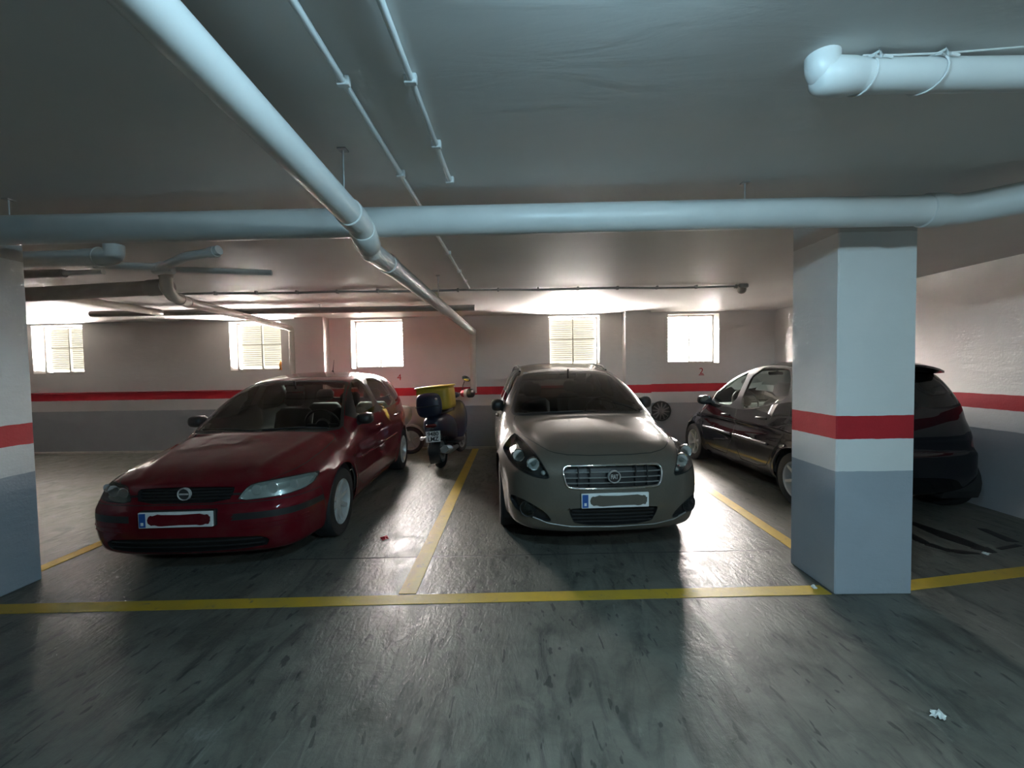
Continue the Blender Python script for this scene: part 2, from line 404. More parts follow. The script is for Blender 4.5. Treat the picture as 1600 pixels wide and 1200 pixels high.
MB().tube([(1.13, 1.45, 2.525), (1.25, 1.445, 2.52), (1.40, 1.445, 2.522), (1.66, 1.44, 2.532)], .0035, 6).build('tie_wire', M_PVC, o, smooth=60)
# thin conduits fixed to the ceiling
def conduit(pts, r, label, clips, m=M_PVC, boxes=()):
    o = MB().tube(fillet(pts, .02), r, 12).build('conduit', m, smooth=50); tag(o, label, 'conduit')
    for c in clips:
        x, y, z = c
        MB().box((x-r*1.9, y-.012, z-r*1.25), (x+r*1.9, y+.012, CEIL), .003).build('clip', m, o)
    for c in boxes:
        x, y, z = c; MB().lathe([(.001, -.03), (.035, -.03), (.042, -.02), (.042, .03)], 18, at=(x, y, z)).build('junction_box', m, o, smooth=40)
    return o
conduit([(-.60, -.8, 2.522), (-.588, 1.54, 2.522), (-.585, 2.2, 2.522), (-.602, 5.3, 2.522)], .0115, 'thin white conduit on ceiling, longer of the two near the sloping pipe',
        [(-.588, 1.5, 2.522), (-.585, 2.2, 2.522), (-.593, 3.7, 2.522), (-.598, 4.4, 2.522), (-.60, 4.9, 2.522)], boxes=())
conduit([(-.37, -.8, 2.522), (-.352, 1.95, 2.522), (-.350, 2.30, 2.522)], .0115, 'shorter thin white conduit ending mid ceiling',
        [(-.352, 1.93, 2.522), (-.357, 1.5, 2.522), (-.350, 2.29, 2.522)])
xs = np.linspace(-4.25, 2.75, 15)
o = MB().tube([(x, 5.27+.035*(x+4.2)+.0*i, 2.513+.006*math.sin(i*1.9)) for i, x in enumerate(xs)], .014, 10).build('conduit', M_DPIPE, smooth=60)
tag(o, 'long grey cable conduit across the far ceiling ending at a dome sensor', 'conduit')
for x in xs[1::1]:
    MB().box((x-.013, 5.27+.035*(x+4.2)-.022, 2.492), (x+.013, 5.27+.035*(x+4.2)+.022, CEIL-.001), .003).build('clip', M_DPIPE, o)
o = empty('ceiling_sensor', (2.83, 5.52, CEIL)); tag(o, 'small round grey sensor at end of ceiling conduit', 'sensor')
MB().box((-.06, -.06, -.05), (.06, .06, .002), .012).build('base', M_DPIPE, o)
MB().lathe([(.055, -.05), (.055, -.075), (.045, -.1), (.025, -.115), (.001, -.12)], 20).build('dome', mat('sensor_dome', (.3, .27, .24), .35), o, smooth=50)
# duct near the far wall
o = pipe('ventilation_pipe', [(-6.46, 6.41, 2.45), (-.66, 6.51, 2.452)], .046, 'grey horizontal pipe slung below ceiling near the far windows', M_DPIPE,
         collars=[((-2.4, 6.48, 2.451), (1, .017, 0), .03)], hangers=[(-3.0, 6.47, 2.451), (-5.9, 6.42, 2.45)])
# cluster at the left: one connected run of pipework
o = empty('waste_pipework', (-3.17, 3.85, 2.33)); tag(o, 'connected cluster of waste pipes below the ceiling behind the left pillar', 'pipework')
OO = Vector(o.location)
def cl(name, path, r, m, fr=.0, rr=None):
    P = [Vector(p)-OO for p in (fillet(path, fr, 8) if fr else path)]
    return MB().tube(P, rr or r, 22).build(name, m, o, smooth=50)
cl('main_pipe', [(-9.5, 3.85, 2.10), (-4.58, 3.915, 2.28), (-3.36, 3.93, 2.325), (-3.20, 3.92, 2.335)], .066, M_DPIPE)
cl('collar', [(-3.42, 3.93, 2.322), (-3.40, 3.93, 2.323), (-3.25, 3.928, 2.33), (-3.23, 3.927, 2.33)], .07, M_DPIPE, rr=[.068, .074, .074, .068])
cl('collar_ring', [(-3.245, 3.928, 2.33), (-3.215, 3.926, 2.332)], .079, M_PVC)
cl('elbow_pipe', [(-3.17, 3.84, 2.44), (-3.17, 3.84, 2.30), (-3.22, 3.97, 2.25), (-3.36, 4.30, 2.255), (-4.33, WALL_Y-.08, 2.355), (-4.33, WALL_Y-.08, .0)], .050, M_PVC2, .07)
for c, d in (((-3.17, 3.84, 2.425), (0, 0, 1)), ((-3.375, 4.36, 2.256), (-.97, 3.8, .1)), ((-3.30, 4.16, 2.252), (-.4, 1, 0)), ((-4.29, 7.95, 2.352), (-.97, 3.8, .1))):
    d = Vector(d).normalized()*.03; cl('collar', [Vector(c)-d, Vector(c)+d], .056, M_PVC2)
cl('tee_joint', [(-3.13, 3.70, 2.44), (-3.05, 3.66, 2.44), (-2.97, 3.68, 2.44)], .052, M_PVC)
cl('branch_pipe', [(-3.06, 3.66, 2.44), (-2.66, 3.43, 2.465), (-2.40, 3.36, 2.475), (-2.33, 3.345, 2.49)], .036, M_PVC, .10)
cl('collar', [(-2.42, 3.366, 2.474), (-2.36, 3.352, 2.48)], .043, M_PVC)
cl('flat_pipe', [(-3.05, 3.72, 2.44), (-2.27, 3.95, 2.445)], .026, M_PVC)
cl('link_pipe', [(-3.56, 3.585, 2.455), (-3.07, 3.64, 2.44)], .032, M_PVC)
cl('thick_pipe', [(-6.2, 3.25, 2.40), (-3.83, 3.305, 2.435), (-3.22, 3.31, 2.445)], .062, M_PVC)
cl('elbow_end', [(-3.36, 3.31, 2.443), (-3.20, 3.31, 2.446), (-3.13, 3.31, 2.455), (-3.13, 3.31, 2.535)], .067, M_PVC, .04)
cl('wire_loop', [(-3.25+.01*math.sin(a), 3.31+.072*math.cos(a), 2.445+.072*math.sin(a)) for a in np.linspace(0, 2*PI, 20)], .005, M_PVC)
cl('stub_pipe', [(-6.0, 3.74, 2.42), (-4.04, 3.785, 2.44)], .038, M_DPIPE)
cl('stub_pipe', [(-4.10, 3.783, 2.44), (-3.70, 3.80, 2.45)], .024, M_PVC)
pipe('sloping_pipe', [(-5.33, 4.75, 2.455), (-5.36, 6.36, 2.44)], .048, 'cream pipe running back behind the dark waste pipe at left', M_PVC2, collars=[((-5.358, 6.26, 2.441), (0, 1, 0), .2)], hangers=[(-5.34, 5.3, 2.45)])
# bulkhead lamp just above the picture, plus an unseen one added to brighten pillars
for (x, y, pw, pc, lab, nm) in ((.28, .62, LAMP_POWER, LAMP_COL, 'round opal bulkhead lamp on the ceiling just above the view', 'opal_glow_dim'), (1.5, -1.2, ADDED_LAMP_POWER, ADDED_LAMP_COL, 'added unseen fill lamp on the ceiling behind the viewer, brightening the pillars', 'added_lamp_glow')):
    o = empty('bulkhead_lamp', (x, y, CEIL)); tag(o, lab, 'lamp')
    MB().lathe([(.15, 0), (.15, -.03), (.14, -.04), (.12, -.045)], 28).build('base', M_PVC, o, smooth=40)
    MB().lathe([(.13, -.04), (.128, -.07), (.11, -.10), (.07, -.12), (.001, -.128)], 28).build('lamp_shade', mat(nm, (.8, .9, .95), .4, var=0, emit=(*pc, pw)), o, smooth=60)
# ================================================================== CAR BODY ENGINE
# A body is one smooth closed surface (blend of shaped half-spaces), meshed once, then cut along panel
# outlines so that bonnet, doors, panes, lamps and bumpers become parts of their own.
class Spl:
    """smooth monotone curve through points, with slope"""
    def __init__(s, pts):
        x = np.array([p[0] for p in pts], float); y = np.array([p[1] for p in pts], float)
        h = np.diff(x); d = np.diff(y)/h; m = np.zeros(len(x))
        for i in range(1, len(x)-1):
            if d[i-1]*d[i] > 0:
                w1, w2 = 2*h[i]+h[i-1], h[i]+2*h[i-1]; m[i] = (w1+w2)/(w1/d[i-1]+w2/d[i])
        m[0], m[-1] = d[0], d[-1]
        e = (x[-1]-x[0])*.5
        t = np.linspace(x[0], x[-1], 600); k = np.clip(np.searchsorted(x, t)-1, 0, len(h)-1); u = (t-x[k])/h[k]
        v = (2*u**3-3*u**2+1)*y[k]+(u**3-2*u**2+u)*h[k]*m[k]+(-2*u**3+3*u**2)*y[k+1]+(u**3-u**2)*h[k]*m[k+1]
        s.t = np.concatenate([[x[0]-e], t, [x[-1]+e]]); s.v = np.concatenate([[y[0]-e*m[0]], v, [y[-1]+e*m[-1]]])
        s.d = np.gradient(s.v, s.t)
    def __call__(s, q): return np.interp(q, s.t, s.v)
    def slope(s, q): return np.interp(q, s.t, s.d)
def smax(a, b, k):
    h = np.maximum(k-np.abs(a-b), 0)/k
    return np.maximum(a, b)+h*h*k*.25
def smin(a, b, k): return -smax(-a, -b, k)
def sdf_poly(px, py, poly):
    P = np.array(poly, float); Q = np.roll(P, -1, 0)
    d = np.full(px.shape, 1e9); ins = np.zeros(px.shape, bool)
    for (ax, ay), (bx, by) in zip(P, Q):
        ex, ey = bx-ax, by-ay; wx, wy = px-ax, py-ay
        t = np.clip((wx*ex+wy*ey)/(ex*ex+ey*ey+1e-12), 0, 1)
        d = np.minimum(d, (wx-ex*t)**2+(wy-ey*t)**2)
        c = ((ay > py) != (by > py)) & (px < ex*(py-ay)/((ey if abs(ey) > 1e-12 else 1e-12))+ax)
        ins ^= c
    d = np.sqrt(d); return np.where(ins, -d, d)
def chaikin(poly, n=2):
    P = [tuple(p) for p in poly]
    for _ in range(n):
        Q = []
        for i in range(len(P)):
            a, b = P[i], P[(i+1) % len(P)]
            Q += [(.78*a[0]+.22*b[0], .78*a[1]+.22*b[1]), (.22*a[0]+.78*b[0], .22*a[1]+.78*b[1])]
        P = Q
    return P
def surface_nets(F, lo, hi, h):
    ax = [np.arange(lo[i], hi[i]+h, h) for i in range(3)]
    G = np.meshgrid(*ax, indexing='ij'); v = F(*G).astype(np.float64); neg = v < 0
    n = np.array(v.shape)-1
    acc = np.zeros((*n, 3)); cnt = np.zeros(tuple(n)); quads = []
    for a in range(3):
        s0 = [slice(None)]*3; s1 = [slice(None)]*3; s0[a] = slice(0, -1); s1[a] = slice(1, None)
        v0, v1 = v[tuple(s0)], v[tuple(s1)]; cr = neg[tuple(s0)] != neg[tuple(s1)]
        I = np.argwhere(cr); t = v0[cr]/(v0[cr]-v1[cr])
        pos = I.astype(float); pos[:, a] += t
        b, c = [q for q in range(3) if q != a]
        for db in (0, 1):
            for dc in (0, 1):
                J = I.copy(); J[:, b] -= db; J[:, c] -= dc
                ok = (J >= 0).all(1) & (J < n).all(1)
                np.add.at(acc, tuple(J[ok].T), pos[ok]); np.add.at(cnt, tuple(J[ok].T), 1)
        ok = (I[:, b] > 0) & (I[:, c] > 0) & (I[:, b] < n[b]) & (I[:, c] < n[c])
        K = I[ok]; q = []
        for db, dc in ((0, 0), (1, 0), (1, 1), (0, 1)):
            J = K.copy(); J[:, b] -= db; J[:, c] -= dc; q.append(np.ravel_multi_index(tuple(J.T), tuple(n)))
        q = np.stack(q, 1); fl = neg[tuple(s0)][tuple(K.T)]
        if a == 1: fl = ~fl
        q[~fl] = q[~fl][:, ::-1]; quads.append(q)
    quads = np.concatenate(quads); used, inv = np.unique(quads, return_inverse=True); quads = inv.reshape(quads.shape)
    V = acc.reshape(-1, 3)[used]/cnt.reshape(-1)[used][:, None]*h+np.array(lo)
    T = np.concatenate([quads[:, [0, 1, 2]], quads[:, [0, 2, 3]]])
    return V, T
class Car:
    def __init__(s, name, sp, h=.024):
        s.sp = sp; s.name = name; s.L = sp['L']
        for k in ('yF', 'bowF', 'yR', 'bowR', 'zA', 'cA', 'Wp', 'tum', 'zR', 'cR', 'yW', 'bowW', 'yG', 'bowG', 'Wg', 'Wgy'):
            setattr(s, k, Spl(sp[k]))
        V, T = surface_nets(s.F, (-1.0, -.2, .05), (1.0, s.L+.15, sp['H']+.08), h)
        for _ in range(4):
            f = s.Fv(V); g = s.grad(V); V = V-(f/np.maximum((g*g).sum(1), 1e-4))[:, None]*g
        g = s.grad(V); s.V = V; s.N = g/np.linalg.norm(g, axis=1)[:, None]; s.T = T
        fn = np.cross(V[T[:, 1]]-V[T[:, 0]], V[T[:, 2]]-V[T[:, 0]])
        bad = (fn*s.N[T].mean(1)).sum(1) < 0; T[bad] = T[bad][:, ::-1]
        s.lab = np.full(len(T), 'body', dtype=object)
        s.root = None
    def F(s, x, y, z):
        X = np.abs(x); sp = s.sp
        n = lambda d: 1/np.sqrt(1+d*d)
        cs = s.cA.slope(X)
        top = (z-(s.zA(y)-s.cA(X)))/np.sqrt(1+s.zA.slope(y)**2+cs*cs)
        for (xr, wd, ht) in sp.get('ridge', ()):
            top = top-ht*np.exp(-((X-xr(y))/wd)**2)
        side = (X-(s.Wp(y)-s.tum(z)))
        for (yc, zc, ra) in sp['arch']:
            r = np.sqrt((y-yc)**2+(z-zc)**2); side = side-sp.get('flare', .014)*np.exp(-((r-ra-.015)/.045)**2)
        for (zl, wd, ht) in sp.get('crease', ()):
            side = side-ht*np.exp(-((z-zl(y))/wd)**2)
        bs = s.bowF.slope(X); fr = (s.yF(z)+s.bowF(X)-y)/np.sqrt(1+bs*bs+s.yF.slope(z)**2)
        bs = s.bowR.slope(X); re = (y-s.yR(z)+s.bowR(X))/np.sqrt(1+bs*bs+s.yR.slope(z)**2)
        A = smax(smax(top, side, sp.get('k_shoulder', .09)), smax(fr, re, .05), sp.get('k_nose', .10))
        A = smax(A, sp['zb']-z, .06)
        cs = s.cR.slope(X)
        roof = (z-(s.zR(y)-s.cR(X)))/np.sqrt(1+s.zR.slope(y)**2+cs*cs)
        gs = (X-(s.Wg(z)+s.Wgy(y)))*n(s.Wg.slope(z))
        bs = s.bowW.slope(X); ws = (s.yW(z)+s.bowW(X)-y)/np.sqrt(1+bs*bs+s.yW.slope(z)**2)
        bs = s.bowG.slope(X); rg = (y-s.yG(z)+s.bowG(X))/np.sqrt(1+bs*bs+s.yG.slope(z)**2)
        B = smax(smax(roof, gs, .10), smax(ws, rg, .05), sp.get('k_pillar', .07))
        B = smax(B, .75-z, .05)
        return smin(A, B, sp.get('k_belt', .05))
    def Fv(s, V): return s.F(V[:, 0], V[:, 1], V[:, 2])
    def grad(s, V, e=.002):
        g = np.empty_like(V)
        for a in range(3):
            d = np.zeros(3); d[a] = e; g[:, a] = (s.Fv(V+d)-s.Fv(V-d))/(2*e)
        return g
    def _hit(s, P, D, t1):
        P = np.array(P, float); D = np.array(D, float); a = 0.0; st = .01
        while a < t1 and s.F(*(P+D*a)) > 0: a += st
        lo, hi = a-st, a
        for _ in range(14):
            m = (lo+hi)/2
            if s.F(*(P+D*m)) > 0: lo = m
            else: hi = m
        return P+D*hi
    def front(s, x, z): return s._hit((x, -.25, z), (0, 1, 0), 3.5)
    def back(s, x, z): return s._hit((x, s.L+.2, z), (0, -1, 0), 3)
    def side(s, y, z, sx=1): return s._hit((1.1*sx, y, z), (-sx, 0, 0), 1.1)
    def above(s, x, y): return s._hit((x, y, 1.8), (0, 0, -1), 1.7)
    def split(s, phi, fm):
        """cut the marked faces along phi = 0"""
        T = s.T; ph = phi.copy(); ph[np.abs(ph) < 1e-6] = 1e-6
        sg = ph[T] < 0; c = sg.sum(1); cut = fm & (c > 0) & (c < 3)
        if not cut.any(): return
        t = T[cut]; g = sg[cut]; one = g.sum(1) == 1
        lone = np.where(one, np.argmax(g, 1), np.argmax(~g, 1)); k = np.arange(len(t))
        a, b, d = t[k, lone], t[k, (lone+1) % 3], t[k, (lone+2) % 3]
        E = np.concatenate([np.stack([a, b], 1), np.stack([a, d], 1)]); Es = np.sort(E, 1)
        key = Es[:, 0].astype(np.int64)*len(s.V)+Es[:, 1]; u, idx, inv = np.unique(key, return_index=True, return_inverse=True)
        e = Es[idx]; w = (ph[e[:, 0]]/(ph[e[:, 0]]-ph[e[:, 1]]))[:, None]
        nv = s.V[e[:, 0]]*(1-w)+s.V[e[:, 1]]*w; nn = s.N[e[:, 0]]*(1-w)+s.N[e[:, 1]]*w; nn /= np.linalg.norm(nn, axis=1)[:, None]
        o = len(s.V); m = len(t); ab, ad = inv[:m]+o, inv[m:]+o
        s.V = np.concatenate([s.V, nv]); s.N = np.concatenate([s.N, nn])
        l = s.lab[cut]
        s.T = np.concatenate([T[~cut], np.stack([a, ab, ad], 1), np.stack([ab, b, d], 1), np.stack([ab, d, ad], 1)])
        s.lab = np.concatenate([s.lab[~cut], l, l, l])
    def cen(s): return s.V[s.T].mean(1), s.N[s.T].mean(1)
    def coords(s, V, view):
        if view == 'f': return np.abs(V[:, 0]), V[:, 2]
        if view == 's': return V[:, 1], V[:, 2]
        return np.abs(V[:, 0]), V[:, 1]
    def reg(s, name, view, poly, mask, gap=0.0, gapname='panel_gap', only=None, rnd=2):
        """cut an outline (front f: |x|,z; side s: y,z; top t: |x|,y) into the shell and name what lies inside"""
        poly = chaikin(poly, rnd) if rnd else poly
        P = np.array(poly); lo, hi = P.min(0)-.06, P.max(0)+.06
        def fm():
            c, n = s.cen(); a, b = s.coords(c, view)
            q = mask(c, n) & (a > lo[0]) & (a < hi[0]) & (b > lo[1]) & (b < hi[1])
            if only: q &= np.isin(s.lab, list(only))
            return q
        for lev in ((0.0,) if gap <= 0 else (0.0, -gap)):
            a, b = s.coords(s.V, view); ph = np.full(len(a), 1.0)
            near = (a > lo[0]-.1) & (a < hi[0]+.1) & (b > lo[1]-.1) & (b < hi[1]+.1)
            ph[near] = sdf_poly(a[near], b[near], poly); s.split(ph-lev, fm())
        c, n = s.cen(); a, b = s.coords(c, view); q = fm(); ph = np.full(len(a), 1.0); ph[q] = sdf_poly(a[q], b[q], poly)
        s.lab[q & (ph < 0)] = gapname if gap > 0 else name
        if gap > 0: s.lab[q & (ph < -gap)] = name
    def emit(s, V, N, T, name, m, parent, flat=False):
        used, inv = np.unique(T, return_inverse=True); t = inv.reshape(-1, 3)
        me = bpy.data.meshes.new(name); me.vertices.add(len(used)); me.vertices.foreach_set('co', V[used].astype(np.float32).ravel())
        me.loops.add(t.size); me.loops.foreach_set('vertex_index', t.ravel().astype(np.int32))
        me.polygons.add(len(t)); me.polygons.foreach_set('loop_start', np.arange(0, t.size, 3, dtype=np.int32))
        me.update(calc_edges=True); me.validate()
        me.polygons.foreach_set('use_smooth', np.full(len(me.polygons), not flat))
        if N is not None and len(me.vertices) == len(used): me.normals_split_custom_set_from_vertices(N[used].tolist())
        o = bpy.data.objects.new(name, me); C.objects.link(o); me.materials.append(m); o.parent = parent
        return o
    def part(s, label, name, m, parent=None, side=0, sel=None):
        q = (s.lab == label)
        if side: q &= (s.V[s.T].mean(1)[:, 0]*side > 0)
        if sel is not None: q &= sel
        if not q.any(): return None
        return s.emit(s.V, s.N, s.T[q], name, m, parent or s.root)
    def pocket(s, label, name, m, depth, parent=None, side=0, wallm=None):
        """recess behind an opening: sunk floor and side walls"""
        q = (s.lab == label)
        if side: q &= (s.V[s.T].mean(1)[:, 0]*side > 0)
        T = s.T[q]
        if not len(T): return None
        e = np.concatenate([T[:, [0, 1]], T[:, [1, 2]], T[:, [2, 0]]]); key = np.sort(e, 1)
        u, inv, ct = np.unique(key, axis=0, return_inverse=True, return_counts=True); bd = e[ct[inv.ravel()] == 1]
        o = len(s.V); dv = np.array(depth) if hasattr(depth, '__len__') else None
        In = s.V+dv if dv is not None else s.V-s.N*depth
        V = np.concatenate([s.V, In]); TT = np.concatenate([T+o, np.stack([bd[:, 0], bd[:, 1], bd[:, 1]+o], 1), np.stack([bd[:, 0], bd[:, 1]+o, bd[:, 0]+o], 1)])
        return s.emit(V, None, TT, name, m, parent or s.root, flat=True)
    def delete(s, label):
        q = s.lab != label; s.T = s.T[q]; s.lab = s.lab[q]
    def lining(s, glass, y0, y1, m, z0=.30, off=.028):
        c, n = s.cen(); q = ~np.isin(s.lab, list(glass)) & (c[:, 1] > y0) & (c[:, 1] < y1) & (c[:, 2] > z0)
        o = s.emit(s.V-s.N*off, -s.N, s.T[q][:, ::-1], 'cabin_lining', m, s.root); return o
    def outline(s, poly, view, r, name, m, sx=1, rnd=2, closed=True, out=0.0, parent=None, n=8):
        P = chaikin(poly, rnd) if rnd else poly; pts = []
        for (a, b) in (list(P)+[P[0]] if closed else P):
            h = s.front(a*sx, b) if view == 'f' else s.side(a, b, sx) if view == 's' else s.above(a*sx, b) if view == 't' else s.back(a*sx, b)
            d = (0, -out, 0) if view == 'f' else (out*sx, 0, 0) if view == 's' else (0, 0, out) if view == 't' else (0, out, 0)
            pts.append(h+np.array(d))
        return MB().tube([tuple(p) for p in pts], r, n, caps=not closed).build(name, m, parent or s.root, smooth=60)
# shared car materials
def paint(name, col, metal=.12, rough=.45, coat=1.0, flake=.25, dusty=.06):
    m, nt, bs = newmat(name)
    f = ramp(nt, noise(nt, 900, 1), .35, .65)
    c = mixc(nt, f, [q*(1-flake) for q in col], [q*(1+flake) for q in col])
    dust = ramp(nt, noise(nt, 7, 5, .65), .45, .8)
    c = mixc(nt, mathn(nt, 'MULTIPLY', dust, dusty), c, (.3, .28, .25))
    nt.links.new(c, bs.inputs['Base Color']); bs.inputs['Metallic'].default_value = metal; bs.inputs['Roughness'].default_value = rough
    bs.inputs['Coat Weight'].default_value = coat; bs.inputs['Coat Roughness'].default_value = .025; bs.inputs['Specular IOR Level'].default_value = .03
    return m
M_RED = paint('dark_red_metallic_paint', (.115, .004, .010), coat=.7)
M_BRONZE = paint('grey_brown_metallic_paint', (.12, .105, .086), .2, .45, coat=.7)
M_BLACK = paint('black_car_paint', (.004, .004, .007), .0, .5, coat=.75, dusty=.008)
M_GLOSSB = mat('gloss_black_trim', (.006, .006, .007), .5, var=0, spec=.2)
M_GAP = mat('shut_line_dark', (.006, .006, .006), .7, var=0)
M_TRIM = mat('black_plastic_trim', (.018, .018, .019), .45, var=.1, scale=30)
M_RUB = mat('tyre_rubber', (.014, .014, .015), .75, var=.15, scale=30, bmp=.1)
M_ALLOY = mat('alloy_silver', (.60, .60, .59), .3, .35, var=.05)
M_DALLOY = mat('alloy_dull', (.30, .30, .29), .35, .4, var=.08)
M_CHROME = mat('chrome', (.8, .8, .8), .1, 1.0, var=0)
M_MIRR = mat('mirror_glass', (.75, .8, .8), .03, 1.0, var=0)
M_CABIN = mat('cabin_grey_cloth', (.035, .036, .036), .85, var=.15, scale=40)
M_CABIN2 = mat('cabin_light_lining', (.22, .21, .19), .85, var=.1, scale=20)
M_GLASS = glassmat('car_glass', (.62, .70, .66), 1.0)
M_DGLASS = glassmat('car_glass_dark', (.42, .46, .45), 1.0)
M_LENS = glassmat('lamp_lens_clear', (.92, .95, .94), .9)
M_BOWL = mat('lamp_reflector', (.75, .76, .74), .22, .6, var=0)
M_LAMPIN = mat('lamp_housing_grey', (.46, .48, .46), .3, .4, var=.1)
M_LAMPDK = mat('lamp_housing_dark', (.06, .062, .062), .35, .4, var=.1)
M_PLATE = mat('plate_white', (.78, .8, .8), .35, var=.04)
M_PBLUE = mat('plate_blue', (.02, .09, .32), .4, var=.03)
M_TAILRED = mat('tail_lamp_red', (.35, .008, .01), .12, var=.05, coat=1)
M_LAMPDK2 = mat('brake_iron', (.035, .033, .032), .5, .3, var=.1)
def wheel(parent, at, r, wd, sx, nsp, m, style='double', steer=0.0):
    """tyre with rim, spokes, hub and brake disc; the outer face looks along sx"""
    rr = r*.655; h = wd/2
    t = MB().lathe([(rr*.99, -h*.8), (rr*1.02, -h*.95), (r*.86, -h*1.0), (r*.955, -h*.93), (r*.992, -h*.72), (r, -h*.4), (r, h*.4), (r*.992, h*.72), (r*.955, h*.93), (r*.86, h), (rr*1.02, h*.95), (rr*.99, h*.8)], 48, 'x', closed=True)
    tyre = t.build('wheel', M_RUB, parent, smooth=40); tyre.location = at; tyre.rotation_euler = (0, 0, (PI if sx < 0 else 0)+steer)
    MB().lathe([(rr*1.0, h*.95), (rr*1.03, h*.90), (rr*.965, h*.82), (rr*.93, h*.55), (rr*.9, -h*.8), (rr*.92, -h*.82), (rr*.95, h*.5), (rr*.985, h*.80)], 40, 'x', closed=True).build('rim', m, tyre, smooth=40)
    MB().lathe([(.001, -h*.1), (rr*.8, -h*.1), (rr*.8, -h*.05), (.001, -h*.05)], 28, 'x').build('brake_disc', M_LAMPDK2, tyre, smooth=40)
    MB().lathe([(rr*.24, h*.35), (rr*.24, h*.60), (rr*.2, h*.68), (rr*.12, h*.72), (.001, h*.74)], 20, 'x').build('hub', m, tyre, smooth=40)
    me = None
    for k in range(nsp):
        a0 = 2*PI*k/nsp
        if me is None:
            b = MB(); offs = (-.16, .16) if style == 'double' else (0,)
            for of in offs:
                w0, w1 = (rr*.05, rr*.035) if style == 'double' else (rr*.10, rr*.08)
                R0, R1 = rr*.18, rr*.96
                v = []
                for (R, ww, xo, of_) in ((R0, w0, h*.58, of*.35), (rr*.6, (w0+w1)/2, h*.66, of*.85), (R1, w1, h*.78, of)):
                    c_, s_ = math.cos(of_), math.sin(of_)
                    for (dx, dt) in ((0, -ww), (0, ww), (-.02, ww), (-.02, -ww)):
                        v.append((xo+dx, R*c_-dt*s_, R*s_+dt*c_))
                b.loft([v[0:4], v[4:8], v[8:12]])
            me = b.mesh('spoke'); me.materials.append(m)
        o = bpy.data.objects.new('spoke', me); C.objects.link(o); o.parent = tyre; o.rotation_euler = (a0+.3, 0, 0)
    return tyre
def arch_liner(car, yc, zc, ra, sx, parent, wx=.80):
    b = MB(); n = 18; rings = []
    for x in (.45*sx, wx*sx):
        rings.append([(x, yc+ra*math.cos(a), zc+ra*math.sin(a)) for a in np.linspace(-.45, PI+.45, n)])
    v = rings[0]+rings[1]; f = [(i, i+1, n+i+1, n+i) for i in range(n-1)]
    b.add(v, f); b.add(rings[0], [tuple(range(n))])
    return b.build('wheel_arch_liner', M_TRIM, parent)
def seat(car, x, y, z=.30, light=False, rear=False, hr=True, parent=None):
    m = M_CABIN
    o = empty('seat', (x, y, z)); o.parent = car.root
    MB().box((-.25, -.05, .05), (.25, .48, .26), .06).build('cushion', m, o, smooth=50)
    b = MB().box((-.24, -.07, 0), (.24, .07, .60), .06); b.xf(Matrix.Translation((0, .47, .18)) @ Matrix.Rotation(math.radians(-20), 4, 'X')); b.build('backrest', m, o, smooth=50)
    if hr:
        b = MB().box((-.13, -.05, .62), (.13, .045, .80), .045); b.xf(Matrix.Translation((0, .47, .18)) @ Matrix.Rotation(math.radians(-16), 4, 'X')); b.build('headrest', m, o, smooth=50)
    return o
def steering(car, x, y, z, r=.185):
    ring = [(r*math.cos(a), 0, r*math.sin(a)) for a in [2*PI*k/28 for k in range(29)]]
    b = MB().tube(ring, .014, 8, caps=False)
    b.tube([(0, 0, 0), (-r, 0, 0)], .016, 8); b.tube([(0, 0, 0), (r, 0, 0)], .016, 8); b.tube([(0, 0, 0), (0, 0, -r)], .016, 8)
    b.lathe([(.001, -.02), (.07, -.02), (.075, .02), (.001, .03)], 18, 'y')
    b.xf(Matrix.Translation((x, y, z)) @ Matrix.Rotation(math.radians(24), 4, 'X'))
    return b.build('steering_wheel', M_TRIM, car.root, smooth=50)
def door_mirror(car, x, y, z, sx, m, w_=.20, hgt=.13, deep=.13, rear_dir=1):
    """shell pushed forward, glass looking back"""
    o = empty('door_mirror', (x*sx, y, z)); o.parent = car.root
    rings = []
    for t, sc in ((-1, .35), (-.8, .68), (-.4, .93), (.2, 1.0), (1, .96)):
        rings.append([(sx*(w_/2+.02)+w_/2*sc*math.copysign(abs(math.cos(a))**.7, math.cos(a)), deep/2*t, hgt/2*sc*math.copysign(abs(math.sin(a))**.75, math.sin(a))+.03) for a in [2*PI*k/20 for k in range(20)]])
    MB().loft(rings).build('mirror_shell', m, o, smooth=50)
    MB().loft([[(p[0]*.92+sx*(w_/2+.02)*.08, deep/2+.001, p[2]*.9+.003) for p in rings[4]], [(p[0]*.92+sx*(w_/2+.02)*.08, deep/2+.004, p[2]*.9+.003) for p in rings[4]]]).build('mirror_pane', M_MIRR, o)
    MB().tube([(-sx*.05, 0, -.03), (sx*.03, 0, -.015), (sx*.07, 0, .0)], [.04, .03, .03], 10).build('mirror_arm', M_TRIM, o, smooth=50)
    return o
